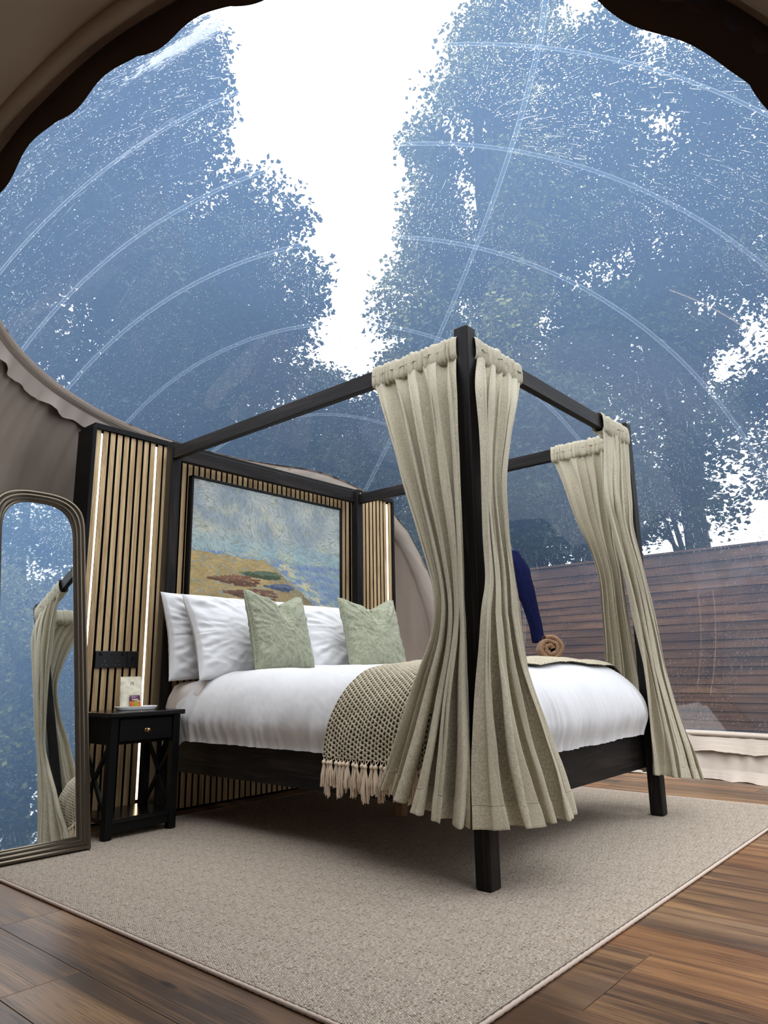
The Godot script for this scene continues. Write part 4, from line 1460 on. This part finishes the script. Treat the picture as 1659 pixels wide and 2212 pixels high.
# ---------------------------------------------------------------- painting
func make_painting():
	var t := thing("painting", "framed beach and sea painting in greys, blues and sand, above the pillows", "painting", Vector3(0.806, 1.35, -2.098))
	var w := 1.208
	var h := 0.952
	var im := Image.create_empty(768, 608, false, Image.FORMAT_RGB8)
	var rng := RandomNumberGenerator.new()
	rng.seed = 5
	# a plain sky, a strip of sea and a slope of sand, laid in with short strokes
	var ground := func(u: float, v: float) -> Color:
		var hz := 0.43 + 0.015 * u
		var beach := 0.44 + 0.015 * sin(u * 5.0) + maxf(0.0, u - 0.46) * 0.85
		if v < hz:
			var c := Color(0.52, 0.57, 0.60).lerp(Color(0.66, 0.68, 0.66), clampf(0.5 + noise.get_noise_2d(u * 4.0, v * 5.0), 0, 1))
			c = c.lerp(Color(0.52, 0.66, 0.68), smooth(0.25, 0.43, v) * 0.6)
			return c.lerp(Color(0.74, 0.71, 0.58), smooth(0.25, 0.7, noise.get_noise_2d(u * 6.0 + 4.0, v * 7.0)) * 0.45)
		if v > beach:
			var s := Color(0.66, 0.56, 0.35).lerp(Color(0.48, 0.43, 0.28), smooth(0.6, 1.0, v) + 0.4 * noise.get_noise_2d(u * 6.0, v * 9.0))
			return s.lerp(Color(0.40, 0.36, 0.27), smooth(0.35, 0.8, u) * 0.5)
		var q := Color(0.42, 0.51, 0.66).lerp(Color(0.52, 0.62, 0.64), clampf(0.5 + noise.get_noise_2d(u * 5.0, v * 22.0), 0, 1))
		return q.lerp(Color(0.78, 0.74, 0.58), smooth(0.10, 0.0, absf(beach - v - 0.06)) * smooth(0.0, 0.5, noise.get_noise_2d(u * 9.0, v * 30.0) + 0.2))
	im.fill(Color(0.52, 0.55, 0.52))
	for i in 9000:
		var u := rng.randf()
		var v := rng.randf()
		var c: Color = ground.call(u, v)
		c = c.lightened(rng.randf_range(0.0, 0.09)) if rng.randf() < 0.5 else c.darkened(rng.randf_range(0.0, 0.10))
		var an := 0.7 + 1.4 * noise.get_noise_2d(u * 3.0, v * 3.0 + 20.0) if v < 0.43 else rng.randf_range(-0.3, 0.35) + (0.5 if u > 0.5 else 0.0)
		stroke(im, Vector2(u * 768, v * 608), an, rng.randf_range(10, 26), rng.randf_range(2.0, 4.5), c)
	# weedy rocks on the sand at the left
	for q in [[0.26, 0.60, 0.15, 0.05, 0], [0.42, 0.55, 0.13, 0.035, 2], [0.36, 0.68, 0.17, 0.05, 3], [0.55, 0.62, 0.09, 0.03, 1]]:
		for i in 150:
			var a := rng.randf() * TAU
			var g := sqrt(rng.randf())
			var at := Vector2(q[0] + cos(a) * g * q[2], q[1] + sin(a) * g * q[3] * (0.6 + 0.4 * cos(a)))
			var c: Color = [Color(0.42, 0.27, 0.18), Color(0.27, 0.33, 0.44), Color(0.25, 0.32, 0.22), Color(0.38, 0.24, 0.18)][q[4]]
			c = c.lightened(rng.randf_range(0, 0.16)) if sin(a) < 0 else c.darkened(rng.randf_range(0.0, 0.3))
			stroke(im, at * Vector2(768, 608), rng.randf_range(-0.15, 0.25), rng.randf_range(14, 34), rng.randf_range(2.5, 4.5), c)
	var m := mat("paint_surface", Color(1, 1, 1), 0.6, {"albedo_texture": ImageTexture.create_from_image(im)})
	var b := MB.new()
	var z := 0.033
	b.vert(Vector3(-w / 2, h / 2, z), Vector3.BACK, Vector2(0, 0))
	b.vert(Vector3(w / 2, h / 2, z), Vector3.BACK, Vector2(1, 0))
	b.vert(Vector3(w / 2, -h / 2, z), Vector3.BACK, Vector2(1, 1))
	b.vert(Vector3(-w / 2, -h / 2, z), Vector3.BACK, Vector2(0, 1))
	b.quad(0, 1, 2, 3)
	part("canvas", b.mesh(), m, t)
	part("stretcher", one_box(Vector3(0, 0, 0.016), Vector3(w, h, 0.03), 0.001), M.black_paint, t)
	for s in [-1, 1]:
		part("frame_side", one_box(Vector3(s * (w / 2 + 0.008), 0, 0.021), Vector3(0.014, h + 0.03, 0.04), 0.002), M.black_paint, t)
		part("frame_side", one_box(Vector3(0, s * (h / 2 + 0.008), 0.021), Vector3(w + 0.03, 0.014, 0.04), 0.002, 0), M.black_paint, t)

func stroke(im: Image, at: Vector2, angle: float, length: float, wide: float, c: Color):
	var d := Vector2(cos(angle), sin(angle))
	var n := d.orthogonal()
	var k := int(length)
	for i in k:
		for j in range(-int(wide), int(wide) + 1):
			var q := at + d * (i - k / 2.0) + n * j * 0.8
			var x := int(q.x)
			var y := int(q.y)
			if x >= 0 and y >= 0 and x < im.get_width() and y < im.get_height():
				im.set_pixel(x, y, c.darkened(0.05 * absf(j) / wide) if (i + j * 3) % 5 else c.lightened(0.05))

# ---------------------------------------------------------------- nightstand and what stands on it
func make_nightstand():
	var t := thing("nightstand", "black bedside table with one drawer and crossed side braces", "nightstand")
	var m: Material = M.black_gloss
	var x0 := -0.412
	var x1 := -0.056
	var z0 := -1.985
	var z1 := -1.70
	part("top", one_box(Vector3((x0 + x1) / 2, 0.535, (z0 + z1) / 2 + 0.004), Vector3(x1 - x0 + 0.03, 0.022, z1 - z0 + 0.03), 0.004), m, t)
	for x in [x0 + 0.019, x1 - 0.019]:
		for z in [z0 + 0.019, z1 - 0.019]:
			part("leg", one_box(Vector3(x, 0.268, z), Vector3(0.038, 0.514, 0.038), 0.003), M.black_paint, t)
	part("case", one_box(Vector3((x0 + x1) / 2, 0.463, (z0 + z1) / 2 - 0.006), Vector3(x1 - x0 - 0.03, 0.118, z1 - z0 - 0.03), 0.002), M.black_paint, t)
	var d := part("drawer", one_box(Vector3((x0 + x1) / 2, 0.466, z1 - 0.010), Vector3(x1 - x0 - 0.086, 0.098, 0.02), 0.004), M.black_paint, t)
	var kb := MB.new()
	kb.lathe(PackedVector2Array([Vector2(0.0001, 0.024), Vector2(0.007, 0.023), Vector2(0.0105, 0.019), Vector2(0.0095, 0.014), Vector2(0.005, 0.010), Vector2(0.0042, 0.004), Vector2(0.009, 0.001), Vector2(0.009, 0.0), Vector2(0.0001, 0.0)]), Vector3(-0.236, 0.462, z1), Basis(Vector3.RIGHT, PI / 2), 18)
	part("knob", kb.mesh(), M.brass, d)
	part("shelf", one_box(Vector3((x0 + x1) / 2, 0.085, (z0 + z1) / 2), Vector3(x1 - x0 - 0.01, 0.02, z1 - z0 - 0.01), 0.002), m, t)
	part("apron", one_box(Vector3((x0 + x1) / 2, 0.06, z1 - 0.02), Vector3(x1 - x0 - 0.07, 0.045, 0.018), 0.002), M.black_paint, t)
	for x in [x0 + 0.014, x1 - 0.014]:
		for s in [-1, 1]:
			var l := sqrt(0.23 * 0.23 + 0.30 * 0.30)
			part("brace", one_box(Vector3(x, 0.25, (z0 + z1) / 2), Vector3(0.014, l, 0.022), 0.002, 1, Vector2.ZERO, Basis(Vector3.RIGHT, s * 0.654)), M.black_paint, t)

func make_small_things():
	# tray
	var t := thing("tray", "small white china tray on the bedside table", "tray", Vector3(-0.205, 0.5465, -1.855))
	t.rotation.y = -0.25
	var b := MB.new()
	var p := PackedVector3Array()
	var tt := PackedVector2Array()
	for q in [[0.0001, 0.006], [0.5, 0.006], [0.86, 0.006], [0.93, 0.010], [0.99, 0.017], [1.02, 0.017], [1.0, 0.012], [0.92, 0.002], [0.88, 0.0], [0.0001, 0.0]]:
		for j in 41:
			var a := TAU * j / 40
			var c := Vector2(cos(a), sin(a))
			p.append(Vector3(signf(c.x) * pow(absf(c.x), 0.6) * 0.098 * q[0], q[1], signf(c.y) * pow(absf(c.y), 0.6) * 0.042 * q[0]))
			tt.append(Vector2(j, q[1]))
	b.grid(p, tt, 10, 41, true)
	part("dish", b.mesh(), M.white_china, t)
	# paper bag with two short printed lines
	var im := Image.create_empty(160, 240, false, Image.FORMAT_RGB8)
	im.fill(Color(0.86, 0.83, 0.74))
	var dk := Color(0.22, 0.21, 0.19)
	for q in [[76, 42, 4], [82, 42, 3], [88, 42, 5], [95, 42, 4], [73, 54, 5], [84, 54, 4], [91, 54, 8]]:
		im.fill_rect(Rect2i(q[0], q[1], q[2], 8), dk)
	for q in [[68, 68, 9], [80, 68, 4], [87, 68, 6], [96, 68, 10]]:
		im.fill_rect(Rect2i(q[0], q[1], q[2], 2), Color(0.55, 0.53, 0.47))
	var m := mat("bag_paper", Color(1, 1, 1), 0.8, {"albedo_texture": ImageTexture.create_from_image(im)})
	t = thing("paper_bag", "upright cream paper bag with small dark print, leaning on the tray", "paper bag", Vector3(-0.222, 0.5555, -1.873))
	t.rotation = Vector3(-0.12, -0.12, 0)
	b = MB.new()
	for s in [1.0, -1.0]:
		p = PackedVector3Array()
		tt = PackedVector2Array()
		for i in 21:
			for j in 15:
				var u := j / 14.0
				var v := i / 20.0
				var e := (1.0 - pow(absf(u * 2 - 1), 6.0)) * smooth(0.0, 0.35, v)
				p.append(Vector3((u - 0.5) * (0.104 + 0.006 * v), (1.0 - v) * 0.148, s * (0.0008 + 0.014 * e * v * (1.0 if v < 0.96 else 0.9)) + 0.0025 * noise.get_noise_2d(u * 3.0, v * 5.0 + s)))
				tt.append(Vector2(u, v) if s > 0 else Vector2(0.02, v * 0.1))
		b.grid(p, tt, 21, 15, false, s < 0)
	part("sheet", b.mesh(), m, t)
	# purple packet with fruit colours
	var pk := picture(96, 128, func(u: float, v: float) -> Color:
		var c := Color(0.30, 0.05, 0.24).lerp(Color(0.42, 0.07, 0.20), v)
		var f := noise.get_noise_2d(u * 5.0, v * 6.0)
		if v > 0.42 + 0.08 * sin(u * 9.0):
			c = Color(0.72, 0.20, 0.12).lerp(Color(0.80, 0.55, 0.10), smooth(-0.3, 0.4, f))
			if absf(u - 0.5 + 0.3 * (v - 0.7)) < 0.13: c = Color(0.52, 0.60, 0.10)
		if absf(v - 0.34) < 0.035 and u > 0.18 and u < 0.78 and fposmod(u * 14.0, 1.0) > 0.25: c = Color(0.92, 0.88, 0.90)
		if absf(v - 0.17) < 0.02 and u > 0.2 and u < 0.5 and fposmod(u * 16.0, 1.0) > 0.3: c = Color(0.75, 0.68, 0.78)
		if Vector2(u - 0.80, (v - 0.48) * 1.3).length() < 0.10: c = Color(0.75, 0.72, 0.74)
		return c)
	var pm := mat("packet_print", Color(1, 1, 1), 0.35, {"albedo_texture": pk})
	t = thing("snack_packet", "small purple packet with orange and green fruit print before the cream bag", "packet", Vector3(-0.2155, 0.5535, -1.842))
	t.rotation = Vector3(-0.28, -0.1, 0)
	b = MB.new()
	for s in [1.0, -1.0]:
		p = PackedVector3Array()
		tt = PackedVector2Array()
		for i in 15:
			for j in 11:
				var u := j / 10.0
				var v := i / 14.0
				var e := pow(maxf((1.0 - pow(u * 2 - 1, 2.0)) * (1.0 - pow(v * 2 - 1, 4.0)), 0.0), 0.6)
				p.append(Vector3((u - 0.5) * 0.052, (1.0 - v) * 0.064, s * (0.0005 + 0.006 * e)))
				tt.append(Vector2(u, v) if s > 0 else Vector2(u, 0.1))
		b.grid(p, tt, 15, 11, false, s < 0)
	part("wrapper", b.mesh(), pm, t)
	# sockets
	t = thing("socket_plate", "black double socket plate on the left slatted panel", "socket", Vector3(-0.221, 0.789, -2.0945))
	part("plate", one_box(Vector3.ZERO, Vector3(0.17, 0.084, 0.01), 0.002), M.black_plastic, t)
	for s in [-1, 1]:
		part("switch", one_box(Vector3(s * 0.06, 0.026, 0.006), Vector3(0.012, 0.018, 0.004), 0.001), M.black_gloss, t)
		for q in [[0.0, -0.006, 0.004, 0.008], [-0.011, -0.026, 0.008, 0.003], [0.011, -0.026, 0.008, 0.003]]:
			part("pin_slot", one_box(Vector3(s * 0.036 + q[0], q[1], 0.0052), Vector3(q[2], q[3], 0.001), 0.0002), M.socket_pin, t)
	part("usb_port", one_box(Vector3(0.0, 0.024, 0.0052), Vector3(0.012, 0.005, 0.001), 0.0002), M.black_gloss, t)
	t = thing("switch_plate", "black single switch plate beside the double socket", "switch", Vector3(-0.104, 0.789, -2.0945))
	part("plate", one_box(Vector3.ZERO, Vector3(0.062, 0.084, 0.01), 0.002), M.black_plastic, t)
	part("rocker", one_box(Vector3(0.0, 0.004, 0.006), Vector3(0.010, 0.020, 0.004), 0.001), M.black_gloss, t)

# ---------------------------------------------------------------- mirror
func make_mirror():
	var t := thing("standing_mirror", "tall arched mirror in a ribbed bronze frame, leaning back on the rug", "mirror", Vector3(-0.722, 0.012, -1.635))
	t.rotation = Vector3(-0.205, -0.03, 0)
	var hw := 0.213
	var tall := 1.575
	var line := func(inset: float) -> PackedVector2Array:
		var o := PackedVector2Array()
		var w: float = hw - inset
		var top: float = tall - inset
		o.append(Vector2(-w, inset))
		# shoulders of a small radius and a shallow arch between
		var k := 40
		for i in k + 1:
			var a := lerpf(PI, 0.0, float(i) / k)
			var c := cos(a)
			var s := sin(a)
			var y: float = top - 0.19 + 0.19 * pow(s, 0.62)
			o.append(Vector2(w * signf(c) * pow(absf(c), 0.72), y))
		o.append(Vector2(w, inset))
		return o
	# the frame's profile, swept round the outline: steps and beads
	var prof := [[0.0, -0.012], [0.0, 0.012], [0.004, 0.018], [0.010, 0.020], [0.014, 0.0165], [0.017, 0.013], [0.021, 0.0165], [0.026, 0.017], [0.030, 0.012], [0.033, 0.0085], [0.037, 0.011], [0.041, 0.0105], [0.044, 0.006], [0.047, 0.003], [0.051, 0.005], [0.055, 0.002], [0.056, -0.006]]
	var b := MB.new()
	var p := PackedVector3Array()
	var tt := PackedVector2Array()
	var first: PackedVector2Array = line.call(0.0)
	var n := first.size() + 1
	for q in prof:
		var o: PackedVector2Array = line.call(q[0])
		for i in n:
			var c := o[i % o.size()]
			p.append(Vector3(c.x, c.y, q[1]))
			tt.append(Vector2(i * 0.1, q[0]))
	# split into single profile runs so that steps stay crisp
	for r in prof.size() - 1:
		var pp := PackedVector3Array()
		var tp := PackedVector2Array()
		for i in n:
			pp.append(p[r * n + i]); tp.append(tt[r * n + i])
		for i in n:
			pp.append(p[(r + 1) * n + i]); tp.append(tt[(r + 1) * n + i])
		b.grid(pp, tp, 2, n)
	part("frame", b.mesh(), M.bronze, t)
	var g := MB.new()
	var go: PackedVector2Array = line.call(0.054)
	var tr := Geometry2D.triangulate_polygon(go)
	for c in go: g.vert(Vector3(c.x, c.y, -0.001), Vector3.BACK, c)
	for i in range(0, tr.size(), 3): g.tri(tr[i], tr[i + 1], tr[i + 2])
	part("glass", g.mesh(), M.mirror_glass, t)
	var bk := MB.new()
	bk.prism(line.call(0.006), Vector3(0, 0, -0.012), 0.006)
	part("back_board", bk.mesh(), M.black_felt, t)
	part("prop", one_box(Vector3(0, 0.60, -0.135), Vector3(0.05, 1.22, 0.02), 0.003, 1, Vector2.ZERO, Basis(Vector3.RIGHT, 0.19)), M.stained_wood, t)

# ---------------------------------------------------------------- robe
func make_robe():
	var st := thing("clothes_stand", "slim black clothes stand behind the bed carrying the robe", "clothes stand", Vector3(2.22, 0, -1.395))
	var b := MB.new()
	b.tube(PackedVector3Array([Vector3(0, 0.02, 0), Vector3(0, 1.62, 0)]), PackedFloat32Array([0.014, 0.012]), 12)
	part("pole", b.mesh(), M.black_paint, st)
	b = MB.new()
	b.lathe(PackedVector2Array([Vector2(0.0001, 0.016), Vector2(0.1, 0.014), Vector2(0.14, 0.006), Vector2(0.14, 0.0), Vector2(0.0001, 0.0)]), Vector3(0, 0.002, 0), Basis.IDENTITY, 24)
	part("base", b.mesh(), M.black_paint, st)
	b = MB.new()
	b.tube(PackedVector3Array([Vector3(0, 1.46, -0.2), Vector3(0, 1.53, -0.08), Vector3(0, 1.56, 0), Vector3(0, 1.53, 0.08), Vector3(0, 1.46, 0.2)]), PackedFloat32Array([0.010, 0.012, 0.012, 0.012, 0.010]), 8)
	part("arm", b.mesh(), M.black_paint, st)
	var t := thing("robe", "navy waffle robe hanging beyond the bed, one sleeve in view", "robe", Vector3(2.22, 0, -1.395))
	b = MB.new()
	var p := PackedVector3Array()
	var tt := PackedVector2Array()
	var rows := [[1.585, 0.05, 0.045], [1.56, 0.10, 0.06], [1.53, 0.16, 0.075], [1.47, 0.19, 0.08], [1.36, 0.185, 0.09], [1.15, 0.18, 0.10], [0.9, 0.19, 0.11], [0.65, 0.21, 0.12], [0.45, 0.225, 0.125]]
	for i in rows.size():
		for j in 49:
			var a := TAU * j / 48
			var f := 1.0 + 0.10 * noise.get_noise_2d(cos(a) * 3.0, sin(a) * 3.0 + i * 0.15) * smooth(1.5, 1.2, rows[i][0])
			p.append(Vector3(cos(a) * rows[i][2] * f, rows[i][0], sin(a) * rows[i][1] * f))
			tt.append(Vector2(j / 48.0 * 0.9, rows[i][0]))
	b.grid(p, tt, rows.size(), 49, true)
	part("body", b.mesh(), M.navy_waffle, t)
	for s in [1, -1]:
		b = MB.new()
		p = PackedVector3Array()
		tt = PackedVector2Array()
		var path := [[Vector3(0.0, 1.505, 0.13), 0.06], [Vector3(0.0, 1.465, 0.21), 0.085], [Vector3(-0.005, 1.37, 0.275), 0.10], [Vector3(-0.01, 1.25, 0.315), 0.085], [Vector3(-0.015, 1.14, 0.352), 0.062], [Vector3(-0.02, 1.0, 0.388), 0.052], [Vector3(-0.02, 0.88, 0.405), 0.05]]
		for i in path.size():
			for j in 33:
				var a := TAU * j / 32
				var r: float = path[i][1] * (1.0 + 0.16 * noise.get_noise_2d(cos(a) * 2.0 + i * 0.4, sin(a) * 2.0 + s))
				var q: Vector3 = path[i][0] + Vector3(cos(a) * r * 0.8, sin(a) * r * (0.5 if i < 2 else 0.1), sin(a) * r * 0.75)
				p.append(Vector3(q.x, q.y, q.z * s))
				tt.append(Vector2(j / 32.0 * 0.4, i * 0.12))
		b.grid(p, tt, path.size(), 33, true, s < 0)
		part("sleeve", b.mesh(), M.navy_waffle, t)
